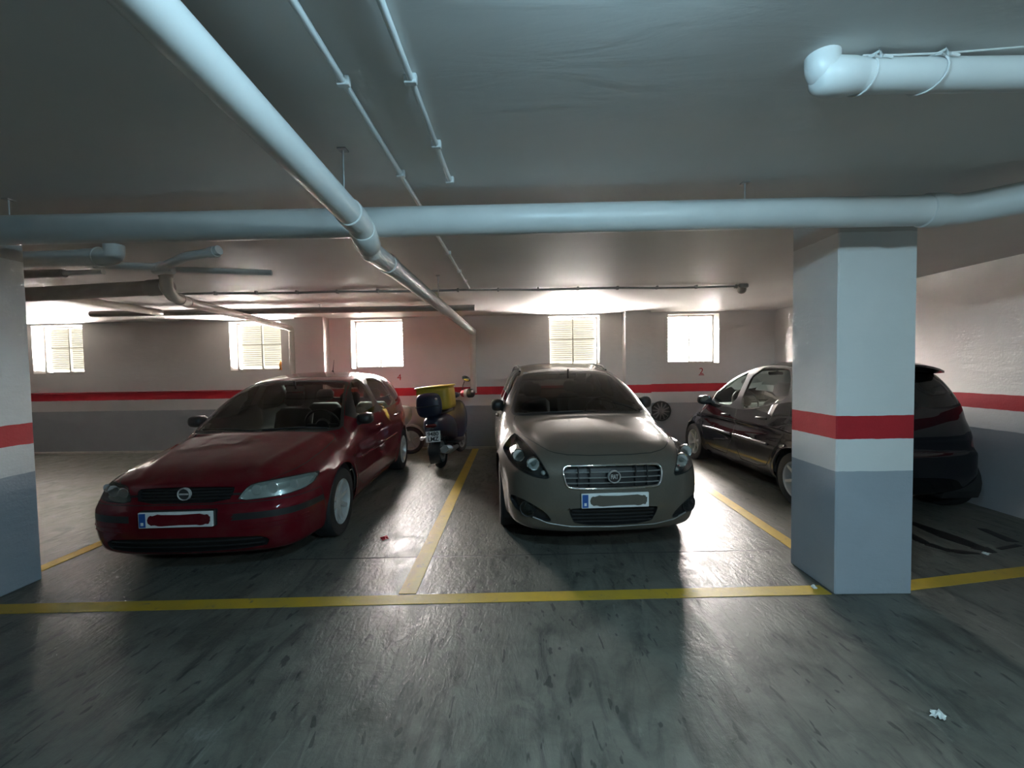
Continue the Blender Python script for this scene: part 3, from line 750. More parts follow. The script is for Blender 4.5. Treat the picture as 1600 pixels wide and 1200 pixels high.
def number_plate(car, x, z, y, wd, ht, parent, tilt=0.0, back=False, cover=None):
    """white plate, blue country band and the dark patch that hides its characters"""
    o = empty('number_plate', (x, y, z)); o.parent = parent; o.rotation_euler = (tilt, 0, PI if back else 0)
    h, k = wd/2, ht/2
    MB().box((-h, -.006, -k), (h, .012, k), .003).build('plate', M_PLATE, o)
    MB().box((-h+.006, -.0085, -k+.006), (-h+.052, -.004, k-.006), .001).build('blue_band', M_PBLUE, o)
    MB().box((-h+.02, -.0100, -k+.02), (-h+.038, -.0080, -k+.042)).build('country_letter', M_PLATE, o)
    pts = []
    for i in range(40):
        a = 2*PI*i/40; cx = math.copysign(abs(math.cos(a))**.32, math.cos(a)); cz = math.copysign(abs(math.sin(a))**.5, math.sin(a))
        pts.append((.026+cx*(h-.042)+.003*math.sin(i*2.1), cz*(k-.016)+.004*math.sin(i*1.7)))
    MB().prism(pts, -.0095, -.004, 'y').build('plate_cover', cover, o)
    return o
# ================================================================== CARS
def front_n(c, n): return n[:, 1] < -.12
def wheels_of(car, wy, r, wd, wx, nsp, m, style, ra):
    for yc in wy:
        for sx in (-1, 1):
            wheel(car.root, (wx*sx, yc, r), r, wd, sx, nsp, m, style); arch_liner(car, yc, r+.01, ra+.004, sx, car.root, wx+.07)
def arches(car, wy, r, ra):
    for yc in wy:
        poly = [(yc+ra*math.cos(a), r+.01+ra*math.sin(a)) for a in np.linspace(0, 2*PI, 40, endpoint=False)]
        car.reg('arch', 's', poly, lambda c, n: (np.abs(c[:, 0]) > .5), rnd=0)
    car.delete('arch')
def side_n(c, n): return np.abs(n[:, 0]) > .33
def both(car, label, name, m, parent=None):
    out = []
    for sx in (-1, 1):
        o = car.part(label, name, m, parent, side=sx); out.append(o)
    return out
def handles(car, spots, m, z_out=.02):
    for (y, z) in spots:
        for sx in (-1, 1):
            p = car.side(y, z, sx); q = car.side(y+.17, z+.01, sx)
            a, b = Vector(p), Vector(q); o_ = Vector((sx*.022, 0, 0))
            MB().tube([a-o_*.2, a+o_+(b-a)*.12, a+o_*1.1+(b-a)*.5, a+o_+(b-a)*.88, b-o_*.2], [.012, .014, .015, .014, .012], 8).build('door_handle', m, car.root, smooth=50)
def wiper(car, pts, out=.014):
    P = [tuple(car.front(x, z)+np.array((0, -out, 0))) for x, z in pts]
    return MB().tube(P, .007, 6).build('wiper', M_TRIM, car.root, smooth=50)
def dash(car, y, z, w_, ztop=None):
    prof = [(y-.10, z-.35), (y-.16, z-.02), (y-.05, z+.015), (y+.12, z+.0), (y+.26, z-.05), (y+.30, z-.14), (y+.22, z-.35)]
    MB().prism(prof, -w_, w_, 'x').build('dashboard', M_TRIM, car.root)
def floor_pan(car, y0, y1, w_=.70, z=.28):
    MB().box((-w_, y0, z-.04), (w_, y1, z), .01).build('cabin_floor', M_CABIN, car.root)
def interior_mirror(car, x, y, z):
    MB().box((x-.11, y-.012, z-.032), (x+.11, y+.02, z+.032), .02).tube([(x, y+.02, z), (x, y-.02, z+.09)], .01, 8).build('rear_view_mirror', M_TRIM, car.root, smooth=50)
def round_badge(car, x, z, r, m_in, letters=None, back=False):
    p = car.front(x, z); o = empty('badge', tuple(p)); o.parent = car.root
    MB().lathe([(r*.80, .012), (r*.80, -.006), (r*.9, -.012), (r, -.006), (r, .012)], 28, 'y').build('badge_ring', M_ALLOY, o, smooth=40)
    MB().lathe([(.001, -.004), (r*.82, -.004), (r*.82, .012)], 28, 'y').build('badge_disc', m_in, o, smooth=40)
    if letters:
        t = textmesh(letters, r*.95, M_ALLOY, 'badge_letters', o, .003, True, .62); t.location = (0, -.005, 0); t.rotation_euler = (PI/2, 0, 0)
    return o
# ------------------------------------------------------------------ red hatchback
WF, WR, RW, RA = .885, 3.485, .312, .352
red = Car('red', dict(L=4.253, H=1.525, zb=.165,
    yF=[(.1, .15), (.17, .085), (.25, .035), (.33, .012), (.42, .0), (.51, .002), (.547, .022), (.59, .05), (.65, .075), (.70, .11), (.77, .2)],
    bowF=[(0, 0), (.3, .012), (.5, .042), (.62, .082), (.72, .15), (.80, .27), (.86, .45)],
    yR=[(.2, 4.14), (.3, 4.2), (.45, 4.253), (.6, 4.25), (.7, 4.21), (.9, 4.18), (1.05, 4.13)], bowR=[(0, 0), (.4, .03), (.65, .12), (.8, .3), (.88, .6)],
    zA=[(0, .672), (.08, .716), (.2, .762), (.5, .848), (.8, .915), (1.05, .965), (1.3, .99), (2.0, .985), (3.0, 1.005), (3.8, 1.02), (4.2, 1.0)],
    cA=[(0, 0), (.3, .008), (.5, .028), (.65, .062), (.75, .11), (.85, .19)],
    Wp=[(0, .70), (.15, .79), (.4, .85), (.8, .868), (1.3, .874), (2.2, .876), (3.2, .872), (3.7, .85), (4.1, .80), (4.25, .74)],
    tum=[(.15, .10), (.22, .05), (.3, .025), (.45, .008), (.62, .0), (.75, .008), (.86, .022), (.95, .05), (1.05, .10)],
    zR=[(1.2, 1.2), (1.6, 1.39), (1.9, 1.46), (2.3, 1.508), (2.7, 1.525), (3.2, 1.512), (3.7, 1.47), (4.05, 1.425)], cR=[(0, 0), (.3, .012), (.5, .038), (.62, .07)],
    yW=[(.88, .90), (.95, 1.03), (1.0, 1.12), (1.2, 1.48), (1.36, 1.82), (1.45, 2.1), (1.5, 2.35)], bowW=[(0, 0), (.35, .035), (.55, .10), (.68, .18), (.78, .30)],
    yG=[(.95, 4.19), (1.05, 4.16), (1.2, 4.07), (1.35, 3.95), (1.45, 3.84)], bowG=[(0, 0), (.4, .03), (.6, .09), (.75, .2)],
    Wg=[(.9, .835), (1.0, .81), (1.1, .775), (1.25, .705), (1.4, .625), (1.5, .575)], Wgy=[(1.0, -.02), (1.6, 0), (3.0, 0), (3.6, -.03), (4.1, -.09)],
    ridge=[(Spl([(0, .40), (.3, .44), (1.1, .60), (1.3, .62)]), .05, .009)],
    crease=[(Spl([(0, .74), (1, .80), (3, .86), (4.2, .88)]), .03, .010), (Spl([(0, .45), (4.2, .45)]), .05, .006)],
    arch=[(WF, RW, RA), (WR, RW, RA)], flare=.016, k_nose=.07, k_shoulder=.07, k_belt=.03))
def build_red():
    c = red; c.root = empty('red_hatchback', (-2.485, 3.02, 0), math.radians(2.9))
    tag(c.root, 'dark red five-door hatchback parked beside the left pillar', 'car')
    arches(c, (WF, WR), RW, RA)
    sd = side_n; tp = lambda q, n: n[:, 2] > .25
    c.reg('front_bumper', 's', [(-.3, 0), (.62, 0), (.52, .36), (.47, .572), (-.3, .572)], lambda q, n: q[:, 1] < .7, .006, rnd=0)
    c.reg('bonnet', 't', [(-.3, .045), (.40, .075), (.50, .13), (.60, .23), (.70, .42), (.735, .8), (.735, 1.16), (.55, 1.08), (.3, 1.03), (-.3, 1.0)], tp, .006, only={'body'}, rnd=1)
    c.reg('headlight', 'f', [(.37, .577), (.415, .655), (.455, .692), (.62, .708), (.755, .707), (.815, .69), (.81, .61), (.68, .588)], lambda q, n: (q[:, 1] < .62), .006, only={'body', 'bonnet', 'panel_gap', 'front_bumper'}, rnd=1)
    c.reg('grille', 'f', [(-.2, .578), (.325, .578), (.355, .662), (.34, .678), (-.2, .688)], lambda q, n: (q[:, 1] < .4) & front_n(q, n), 0, only={'body', 'bonnet', 'front_bumper', 'panel_gap'}, rnd=1)
    c.reg('lower_grille', 'f', [(-.2, .205), (.56, .22), (.60, .28), (.52, .325), (-.2, .335)], lambda q, n: q[:, 1] < .5, 0, only={'front_bumper'}, rnd=1)
    c.reg('rub_strip', 's', [(-.3, .45), (1.0, .45), (1.0, .50), (-.3, .50)], lambda q, n: (np.abs(q[:, 0]) > .37) & (q[:, 1] < .6), 0, only={'front_bumper'}, rnd=0)
    c.reg('rear_bumper', 's', [(3.75, 0), (5, 0), (5, .66), (3.95, .64), (3.88, .4)], lambda q, n: q[:, 1] > 3.6, .006, rnd=0)
    c.reg('windscreen', 'f', [(-.3, .952), (.3, .948), (.62, .935), (.745, .945), (.70, 1.06), (.612, 1.27), (.555, 1.395), (.51, 1.42), (-.3, 1.432)], lambda q, n: (n[:, 1] < -.25) & (n[:, 2] > .1) & (q[:, 1] > .85) & (q[:, 1] < 2.6), .022, 'screen_frit', rnd=1)
    fd = [(1.31, .30), (2.36, .30), (2.37, 1.47), (2.10, 1.462), (1.72, 1.29), (1.33, 1.03), (1.25, .88)]
    rd = [(2.365, .30), (3.02, .30), (3.14, .5), (3.33, .72), (3.36, .98), (3.26, 1.25), (3.12, 1.44), (2.375, 1.47)]
    c.reg('front_door', 's', fd, sd, .006, only={'body'}, rnd=1); c.reg('rear_door', 's', rd, sd, .006, only={'body'}, rnd=1)
    any_ = {'body', 'front_door', 'rear_door', 'panel_gap'}
    c.reg('window_surround', 's', [(1.34, .995), (2.3, 1.01), (3.83, 1.045), (3.68, 1.25), (3.48, 1.37), (3.2, 1.425), (2.6, 1.452), (2.2, 1.447), (2.08, 1.425), (1.74, 1.285)], sd, 0, only=any_, rnd=1)
    wsd = {'window_surround'}
    c.reg('front_window', 's', [(1.54, 1.015), (2.31, 1.025), (2.32, 1.435), (2.12, 1.42), (1.78, 1.27)], sd, 0, only=wsd, rnd=1)
    c.reg('rear_window', 's', [(2.42, 1.03), (3.23, 1.042), (3.18, 1.22), (3.06, 1.415), (2.43, 1.44)], sd, 0, only=wsd, rnd=1)
    c.reg('quarter_window', 's', [(3.30, 1.05), (3.78, 1.058), (3.64, 1.24), (3.45, 1.355), (3.14, 1.41)], sd, 0, only=wsd, rnd=1)
    c.reg('tailgate_window', 'f', [(-.3, 1.06), (.60, 1.06), (.53, 1.36), (.48, 1.395), (-.3, 1.405)], lambda q, n: (n[:, 1] > .25) & (q[:, 1] > 3.6), .02, 'tailgate_frit', rnd=1)
    c.reg('tail_light', 'f', [(.62, .72), (.84, .72), (.84, 1.05), (.66, 1.05)], lambda q, n: (q[:, 1] > 3.9), .004, only={'body'}, rnd=1)
    glass = {'windscreen', 'front_window', 'rear_window', 'quarter_window', 'tailgate_window', 'headlight', 'grille', 'lower_grille'}
    c.lining(glass, 1.15, 4.1, M_CABIN)
    c.part('body', 'body_shell', M_RED); c.part('panel_gap', 'shut_line', M_GAP); c.part('front_bumper', 'front_bumper', M_RED); c.part('rear_bumper', 'rear_bumper', M_RED)
    c.part('bonnet', 'bonnet', M_RED); both(c, 'front_door', 'front_door', M_RED); both(c, 'rear_door', 'rear_door', M_RED)
    c.part('windscreen', 'windscreen', M_GLASS); c.part('screen_frit', 'screen_surround', M_GAP); both(c, 'window_surround', 'window_surround', M_GLOSSB); c.part('tailgate_frit', 'tailgate_surround', M_GAP)
    for k in ('front_window', 'rear_window', 'quarter_window'): both(c, k, k, M_GLASS)
    c.part('tailgate_window', 'tailgate_window', M_GLASS); both(c, 'tail_light', 'tail_light', M_TAILRED); both(c, 'rub_strip', 'rub_strip', M_TRIM)
    for sx in (-1, 1):
        ln = c.part('headlight', 'headlight', M_LENS, side=sx); c.pocket('headlight', 'lamp_housing', M_LAMPIN, .045, ln, sx)
        for (x, z, r) in ((.49, .642, .036), (.59, .648, .042), (.71, .652, .032)):
            p = c.front(x*sx, z); MB().lathe([(.001, .044), (r*.5, .038), (r*.85, .02), (r, .004), (r*1.06, .006)], 20, 'y', at=(p[0], p[1]+.004+.012, z)).build('reflector', M_BOWL, ln, smooth=60)
    c.pocket('grille', 'grille', M_TRIM, (0, .05, 0)); c.pocket('lower_grille', 'lower_grille', M_TRIM, (0, .05, 0))
    for z, hw in ((.60, .32), (.622, .33), (.644, .335), (.664, .335)):
        MB().tube([tuple(c.front(x, z)+np.array((0, .016, 0))) for x in np.linspace(-hw, hw, 15)], .0055, 6).build('grille_bar', M_TRIM, c.root, smooth=50)
    for z in (.255, .295):
        MB().tube([tuple(c.front(x, z)+np.array((0, .012, 0))) for x in np.linspace(-.55, .55, 19)], .007, 6).build('grille_bar', M_TRIM, c.root, smooth=50)
    for z in (.375, .41):                                                   # pressed lines low on the bumper
        for sx in (-1, 1):
            MB().tube([tuple(c.front(x*sx, z)+np.array((0, .0, 0))) for x in np.linspace(.42, .80, 9)], .0055, 6).build('bumper_crease', M_RED, c.root, smooth=50)
    round_badge(c, 0, .640, .048, M_LAMPDK)
    p = c.front(0, .640); MB().box((-.034, p[1]-.008, .634), (.034, p[1]-.002, .646), .002).build('badge_bar', M_ALLOY, c.root)
    p = c.front(0, .47); number_plate(c, .0, .482, p[1]-.022, .52, .112, c.root, cover=M_RED)
    MB().box((-.27, p[1]-.012, .422), (.27, p[1]+.03, .542), .008).build('plate_holder', M_TRIM, c.root)
    handles(c, ((2.08, .86), (3.02, .885)), M_RED)
    for sx in (-1, 1): door_mirror(c, abs(c.side(1.52, .98, sx)[0])-.03, 1.52, .985, sx, M_TRIM, .17, .125)
    for sx in (-1, 1):                                                      # black mirror triangle, side rub strip, indicator
        c.outline([(1.42, .62), (2.3, .63), (3.0, .635)], 's', .012, 'door_rub_strip', M_RED, sx, 0, False, -.004)
        q = c.side(1.19, .68, sx); MB().box((q[0]-.012, q[1]-.025, q[2]-.012), (q[0]+.008*(sx > 0)+.004, q[1]+.025, q[2]+.012), .004).build('side_indicator', M_LENS, c.root)
    wheels_of(c, (WF, WR), RW, .195, .762, 8, M_ALLOY, 'single', RA)
    dash(c, 1.33, .93, .72); floor_pan(c, 1.3, 4.0)
    for x in (-.36, .36): seat(c, x, 1.95)
    for x in (-.36, .36): seat(c, x, 2.95, .30)
    steering(c, .36, 1.72, .93); interior_mirror(c, 0, 1.86, 1.335)
    wiper(c, [(.62, .965), (.35, .985), (.05, .975)]); wiper(c, [(-.02, .968), (-.3, .985), (-.60, .975)])
    q = c.above(.0, 3.0); MB().tube([tuple(q), (q[0], q[1]+.06, q[2]+.17)], [.006, .002], 6).lathe([(.02, -.005), (.012, .015), (.001, .02)], 10, at=tuple(q)).build('antenna', M_TRIM, c.root, smooth=50)
build_red()
# ------------------------------------------------------------------ grey-brown estate seen head-on
WF2, WR2, RW2, RA2 = .955, 3.655, .325, .365
bro = Car('bro', dict(L=4.78, H=1.60, zb=.21,
    yF=[(.15, .15), (.24, .075), (.32, .035), (.45, .005), (.55, .0), (.68, .012), (.78, .04), (.85, .085), (.90, .15), (.95, .24)],
    bowF=[(0, 0), (.3, .014), (.5, .055), (.62, .11), (.72, .20), (.80, .34), (.87, .6)],
    yR=[(.2, 4.65), (.35, 4.74), (.55, 4.78), (.75, 4.76), (.9, 4.72), (1.1, 4.66)], bowR=[(0, 0), (.4, .03), (.65, .12), (.8, .3), (.88, .6)],
    zA=[(0, .80), (.1, .862), (.25, .915), (.5, .968), (.8, 1.012), (1.1, 1.05), (1.35, 1.075), (1.8, 1.04), (2.6, 1.05), (3.8, 1.09), (4.6, 1.10), (4.78, 1.08)],
    cA=[(0, 0), (.3, .012), (.5, .04), (.65, .085), (.75, .14), (.85, .24)],
    Wp=[(0, .72), (.2, .82), (.45, .868), (.9, .884), (1.4, .887), (2.6, .887), (3.6, .88), (4.2, .85), (4.6, .80), (4.78, .74)],
    tum=[(.15, .11), (.24, .05), (.35, .02), (.5, .004), (.65, .0), (.8, .01), (.92, .035), (1.02, .075), (1.12, .13)],
    zR=[(1.3, 1.25), (1.7, 1.42), (2.0, 1.50), (2.4, 1.562), (2.9, 1.597), (3.5, 1.592), (4.1, 1.55), (4.6, 1.48)], cR=[(0, 0), (.3, .012), (.5, .040), (.62, .075)],
    yW=[(.95, .93), (1.02, 1.06), (1.08, 1.18), (1.25, 1.50), (1.40, 1.84), (1.5, 2.14), (1.56, 2.42)], bowW=[(0, 0), (.35, .04), (.55, .11), (.68, .19), (.78, .31)],
    yG=[(1.0, 4.70), (1.1, 4.67), (1.25, 4.58), (1.4, 4.45), (1.5, 4.33)], bowG=[(0, 0), (.4, .03), (.6, .09), (.75, .2)],
    Wg=[(.95, .845), (1.05, .815), (1.15, .78), (1.3, .712), (1.45, .64), (1.57, .575)], Wgy=[(1.1, -.02), (1.7, 0), (3.4, 0), (4.0, -.03), (4.6, -.09)],
    ridge=[(Spl([(0, .50), (.25, .54), (.6, .62), (1.0, .68), (1.3, .70)]), .045, .018), (Spl([(0, .62), (.4, .70), (1.3, .78)]), .03, .010)],
    crease=[(Spl([(0, .84), (1, .90), (3, .95), (4.7, 1.0)]), .03, .008)],
    arch=[(WF2, RW2, RA2), (WR2, RW2, RA2)], flare=.016, k_nose=.12, k_shoulder=.10, k_belt=.035))
def build_bro():
    c = bro; c.root = empty('bronze_estate', (.715, 3.275, 0), math.radians(3.6))
    tag(c.root, 'grey-brown metallic estate car with chrome grille, parked nose towards viewer', 'car')
    arches(c, (WF2, WR2), RW2, RA2)
    sd = side_n; tp = lambda q, n: n[:, 2] > .2
    c.reg('front_bumper', 's', [(-.3, 0), (.66, 0), (.56, .38), (.53, .66), (.47, .70), (.36, .86), (-.3, .86)], lambda q, n: q[:, 1] < .7, 0, rnd=0)
    c.reg('bonnet', 't', [(-.3, .092), (.30, .115), (.46, .185), (.55, .30), (.625, .5), (.69, .8), (.715, 1.10), (.70, 1.30), (.55, 1.22), (.3, 1.13), (-.3, 1.10)], tp, .007, only={'body', 'front_bumper'}, rnd=1)
    hl = [(.478, .662), (.53, .765), (.59, .85), (.66, .905), (.75, .925), (.83, .905), (.875, .85), (.86, .78), (.79, .728), (.69, .69), (.58, .663)]
    c.reg('headlight', 'f', hl, lambda q, n: (q[:, 1] < .85) & (n[:, 1] < .3), .007, only={'body', 'bonnet', 'panel_gap', 'front_bumper'}, rnd=2)
    gr = [(-.2, .592), (.335, .594), (.372, .625), (.39, .72), (.375, .752), (.34, .764), (-.2, .772)]
    c.reg('grille', 'f', gr, lambda q, n: q[:, 1] < .4, 0, only={'body', 'bonnet', 'front_bumper', 'panel_gap'}, rnd=2)
    c.reg('lower_grille', 'f', [(-.2, .292), (.295, .295), (.345, .40), (.35, .445), (-.2, .445)], lambda q, n: q[:, 1] < .5, 0, only={'front_bumper'}, rnd=1)
    c.reg('fog_recess', 'f', [(.47, .315), (.60, .325), (.74, .36), (.80, .43), (.78, .49), (.66, .475), (.52, .40)], lambda q, n: q[:, 1] < .55, .004, only={'front_bumper'}, rnd=2)
    c.reg('rear_bumper', 's', [(4.1, 0), (5.3, 0), (5.3, .70), (4.4, .68), (4.3, .4)], lambda q, n: q[:, 1] > 4, .006, rnd=0)
    c.reg('windscreen', 'f', [(-.3, 1.055), (.3, 1.05), (.60, 1.03), (.735, 1.035), (.70, 1.15), (.625, 1.33), (.575, 1.44), (.535, 1.485), (.45, 1.503), (-.3, 1.515)], lambda q, n: (n[:, 1] < -.25) & (n[:, 2] > .1) & (q[:, 1] > .95) & (q[:, 1] < 2.7), .022, 'screen_frit', rnd=1)
    fd = [(1.40, .30), (2.50, .30), (2.51, 1.53), (2.2, 1.51), (1.80, 1.34), (1.42, 1.10), (1.33, .92)]
    rd = [(2.505, .30), (3.2, .30), (3.34, .55), (3.50, .78), (3.52, 1.06), (3.45, 1.3), (3.35, 1.51), (2.515, 1.53)]
    c.reg('front_door', 's', fd, sd, .006, only={'body'}, rnd=1); c.reg('rear_door', 's', rd, sd, .006, only={'body'}, rnd=1)
    any_ = {'body', 'front_door', 'rear_door', 'panel_gap'}
    c.reg('window_surround', 's', [(1.42, 1.065), (2.5, 1.075), (4.38, 1.13), (4.15, 1.345), (3.8, 1.45), (3.4, 1.495), (2.7, 1.52), (2.3, 1.505), (2.15, 1.475), (1.82, 1.335)], sd, 0, only=any_, rnd=1)
    wsd = {'window_surround'}
    c.reg('front_window', 's', [(1.62, 1.085), (2.45, 1.09), (2.46, 1.50), (2.24, 1.48), (1.87, 1.325)], sd, 0, only=wsd, rnd=1)
    c.reg('rear_window', 's', [(2.56, 1.09), (3.43, 1.11), (3.40, 1.3), (3.30, 1.485), (2.57, 1.505)], sd, 0, only=wsd, rnd=1)
    c.reg('quarter_window', 's', [(3.54, 1.125), (4.32, 1.145), (4.1, 1.34), (3.8, 1.435), (3.42, 1.48)], sd, 0, only=wsd, rnd=1)
    c.reg('tailgate_window', 'f', [(-.3, 1.13), (.62, 1.13), (.55, 1.40), (.5, 1.44), (-.3, 1.45)], lambda q, n: (n[:, 1] > .25) & (q[:, 1] > 4), .02, 'tailgate_frit', rnd=1)
    c.reg('tail_light', 'f', [(.66, .80), (.86, .80), (.86, 1.10), (.70, 1.10)], lambda q, n: (q[:, 1] > 4.3), .004, only={'body'}, rnd=1)
    glass = {'windscreen', 'front_window', 'rear_window', 'quarter_window', 'tailgate_window', 'headlight', 'grille', 'lower_grille', 'fog_recess'}
    c.lining(glass, 1.25, 4.6, M_CABIN)
    c.part('body', 'body_shell', M_BRONZE); c.part('panel_gap', 'shut_line', M_GAP); c.part('front_bumper', 'front_bumper', M_BRONZE); c.part('rear_bumper', 'rear_bumper', M_BRONZE)
    c.part('bonnet', 'bonnet', M_BRONZE); both(c, 'front_door', 'front_door', M_BRONZE); both(c, 'rear_door', 'rear_door', M_BRONZE)
    c.part('windscreen', 'windscreen', M_DGLASS); c.part('screen_frit', 'screen_surround', M_GAP); both(c, 'window_surround', 'window_surround', M_GLOSSB); c.part('tailgate_frit', 'tailgate_surround', M_GAP)
    for k in ('front_window', 'rear_window', 'quarter_window'): both(c, k, k, M_DGLASS)
    c.part('tailgate_window', 'tailgate_window', M_DGLASS); both(c, 'tail_light', 'tail_light', M_TAILRED)
    for sx in (-1, 1):
        ln = c.part('headlight', 'headlight', M_LENS, side=sx); c.pocket('headlight', 'lamp_housing', M_LAMPDK, .055, ln, sx)
        for (x, z, r) in ((.605, .762, .047), (.715, .80, .047)):
            p = c.front(x*sx, z); y0 = p[1]+.025
            MB().lathe([(r, -.006), (r*1.16, -.010), (r*1.2, .0), (r*1.12, .03), (r, .03)], 26, 'y', at=(x*sx, y0, z), closed=True).build('lamp_ring', M_CHROME, ln, smooth=50)
            MB().lathe([(.001, .04), (r*.5, .035), (r*.85, .018), (r, .0)], 24, 'y', at=(x*sx, y0, z)).build('reflector', M_BOWL, ln, smooth=60)
            MB().lathe([(.001, -.012), (r*.3, -.009), (r*.5, .002), (r*.55, .018)], 18, 'y', at=(x*sx, y0, z)).build('bulb_lens', M_LENS, ln, smooth=60)
        p = c.front(.535*sx, .70); MB().lathe([(.001, -.012), (.012, -.008), (.018, .004), (.018, .02)], 14, 'y', at=(p[0], p[1]+.02, .70)).build('side_lamp', M_BOWL, ln, smooth=50)
        c.pocket('fog_recess', 'fog_recess', M_TRIM, .03, None, sx)
        p = c.front(.655*sx, .405); q = empty('fog_lamp', (p[0], p[1]+.022, .405)); q.parent = c.root; q.rotation_euler = (0, 0, .35*sx)
        MB().lathe([(.058, -.008), (.066, -.012), (.068, .0), (.06, .03)], 24, 'y').build('fog_ring', M_TRIM, q, smooth=50)
        MB().lathe([(.001, .022), (.03, .018), (.05, .006), (.058, -.006)], 24, 'y').build('fog_reflector', mat('fog_lamp_pale', (.6, .62, .6), .3, var=.05), q, smooth=60)
        MB().lathe([(.001, -.012), (.03, -.011), (.058, -.008)], 24, 'y').build('fog_lens', M_LENS, q, smooth=60)
    c.pocket('grille', 'grille', M_TRIM, (0, .06, 0)); c.pocket('lower_grille', 'lower_grille', M_TRIM, (0, .05, 0))
    full = gr[1:-1]; ring = full+[(-x, z) for x, z in full[::-1]]
    c.outline(ring, 'f', .0105, 'grille_frame', M_CHROME, 1, 2, True, .002)
    for z, hw in ((.632, .36), (.672, .372), (.712, .378)):
        MB().tube([tuple(c.front(x, z)+np.array((0, .012, 0))) for x in np.linspace(-hw, hw, 15)], .0048, 6).build('grille_bar', M_DALLOY, c.root, smooth=50)
    for x in (-.27, -.18, .18, .27):
        MB().box((x-.004, .03, .60), (x+.004, .06, .76)).build('grille_upright', M_TRIM, c.root)
    for z in (.325, .355, .385, .415):
        MB().tube([tuple(c.front(x, z)+np.array((0, .014, 0))) for x in np.linspace(-.32, .32, 13)], .006, 6).build('grille_bar', M_TRIM, c.root, smooth=50)
    c.outline([(-.62, .345), (-.5, .305), (-.33, .283), (0, .277), (.33, .283), (.5, .305), (.62, .345)], 'f', .006, 'chin_strip', M_DALLOY, 1, 0, False, .002)
    b = round_badge(c, 0, .683, .050, mat('badge_dark', (.03, .022, .022), .4), 'FIAT'); b.location.y -= .012
    p = c.front(0, .50); number_plate(c, .0, .508, p[1]-.020, .52, .112, c.root, cover=M_BRONZE)
    MB().box((-.255, p[1]-.010, .455), (.255, p[1]+.03, .561), .006).build('plate_holder', M_TRIM, c.root)
    handles(c, ((2.2, .93), (3.2, .96)), M_BRONZE)
    for sx in (-1, 1): door_mirror(c, abs(c.side(1.74, 1.06, sx)[0])-.035, 1.74, 1.075, sx, M_TRIM, .145, .14, .11)
    for sx in (-1, 1):
        pts = [c.above(.565*sx, y) for y in np.linspace(2.35, 4.3, 12)]
        P = [tuple(p+np.array((0, 0, .035 if 0 < i < 11 else .0))) for i, p in enumerate(pts)]
        MB().tube(P, .014, 8).build('roof_rail', M_TRIM, c.root, smooth=50)
    wheels_of(c, (WF2, WR2), RW2, .215, .765, 7, M_ALLOY, 'double', RA2)
    dash(c, 1.42, 1.00, .74); floor_pan(c, 1.4, 4.4)
    for x in (-.37, .37): seat(c, x, 2.1, .36)
    for x in (-.37, .37): seat(c, x, 3.1, .36)
    steering(c, .37, 1.86, 1.0); interior_mirror(c, 0, 1.98, 1.42)
    wiper(c, [(-.66, 1.045), (-.3, 1.07), (.0, 1.075)]); wiper(c, [(.64, 1.047), (.55, 1.10), (.36, 1.155)])
    p = c.front(-.50, 1.465); o = MB().box((-.035, -.004, -.012), (.035, .002, .012)).build('sticker', mat('sticker_pale', (.35, .36, .36), .5), c.root); o.location = tuple(p+np.array((0, .012, 0))); o.rotation_euler = (-.9, 0, 0)
build_bro()
# ------------------------------------------------------------------ black compact, nose to the wall behind the pillar
WF3, WR3, RW3, RA3 = .70, 3.123, .292, .33
blk = Car('blk', dict(L=3.575, H=1.575, zb=.19,
    yF=[(.15, .14), (.3, .04), (.45, .0), (.55, .015), (.63, .06), (.72, .14), (.8, .25)],
    bowF=[(0, 0), (.3, .02), (.5, .07), (.62, .13), (.72, .22), (.80, .36), (.86, .6)],
    yR=[(.2, 3.46), (.3, 3.53), (.42, 3.575), (.6, 3.575), (.66, 3.54), (.8, 3.52), (1.0, 3.49), (1.1, 3.46)], bowR=[(0, 0), (.4, .02), (.6, .05), (.75, .10), (.84, .20), (.89, .4)],
    zA=[(0, .64), (.1, .70), (.3, .785), (.55, .87), (.8, .945), (1.0, .985), (1.4, .95), (2.0, .96), (2.6, 1.02), (3.2, 1.06), (3.5, 1.05)],
    cA=[(0, 0), (.3, .015), (.5, .045), (.65, .09), (.75, .15), (.85, .24)],
    Wp=[(0, .68), (.2, .78), (.45, .84), (.8, .857), (1.5, .86), (2.6, .862), (3.2, .862), (3.5, .845), (3.575, .835)],
    tum=[(.15, .10), (.24, .05), (.32, .02), (.45, .004), (.6, .0), (.75, .01), (.88, .03), (.98, .06), (1.08, .11)],
    zR=[(.9, 1.18), (1.2, 1.36), (1.5, 1.48), (1.8, 1.54), (2.2, 1.572), (2.7, 1.57), (3.1, 1.54), (3.4, 1.50)], cR=[(0, 0), (.3, .012), (.5, .04), (.62, .075)],
    yW=[(.85, .56), (.92, .68), (1.0, .80), (1.2, 1.12), (1.38, 1.46), (1.48, 1.74), (1.54, 2.0)], bowW=[(0, 0), (.35, .04), (.55, .11), (.68, .19), (.78, .31)],
    yG=[(.95, 3.51), (1.05, 3.49), (1.2, 3.42), (1.35, 3.32), (1.5, 3.18)], bowG=[(0, 0), (.4, .02), (.6, .06), (.75, .14)],
    Wg=[(.88, .825), (.98, .80), (1.1, .765), (1.25, .70), (1.4, .63), (1.53, .57)], Wgy=[(.7, -.02), (1.2, 0), (2.6, 0), (3.1, -.02), (3.5, -.06)],
    crease=[(Spl([(0, .60), (3.6, .60)]), .03, .010)],
    arch=[(WF3, RW3, RA3), (WR3, RW3, RA3)], flare=.018, k_nose=.10, k_shoulder=.09, k_belt=.03))
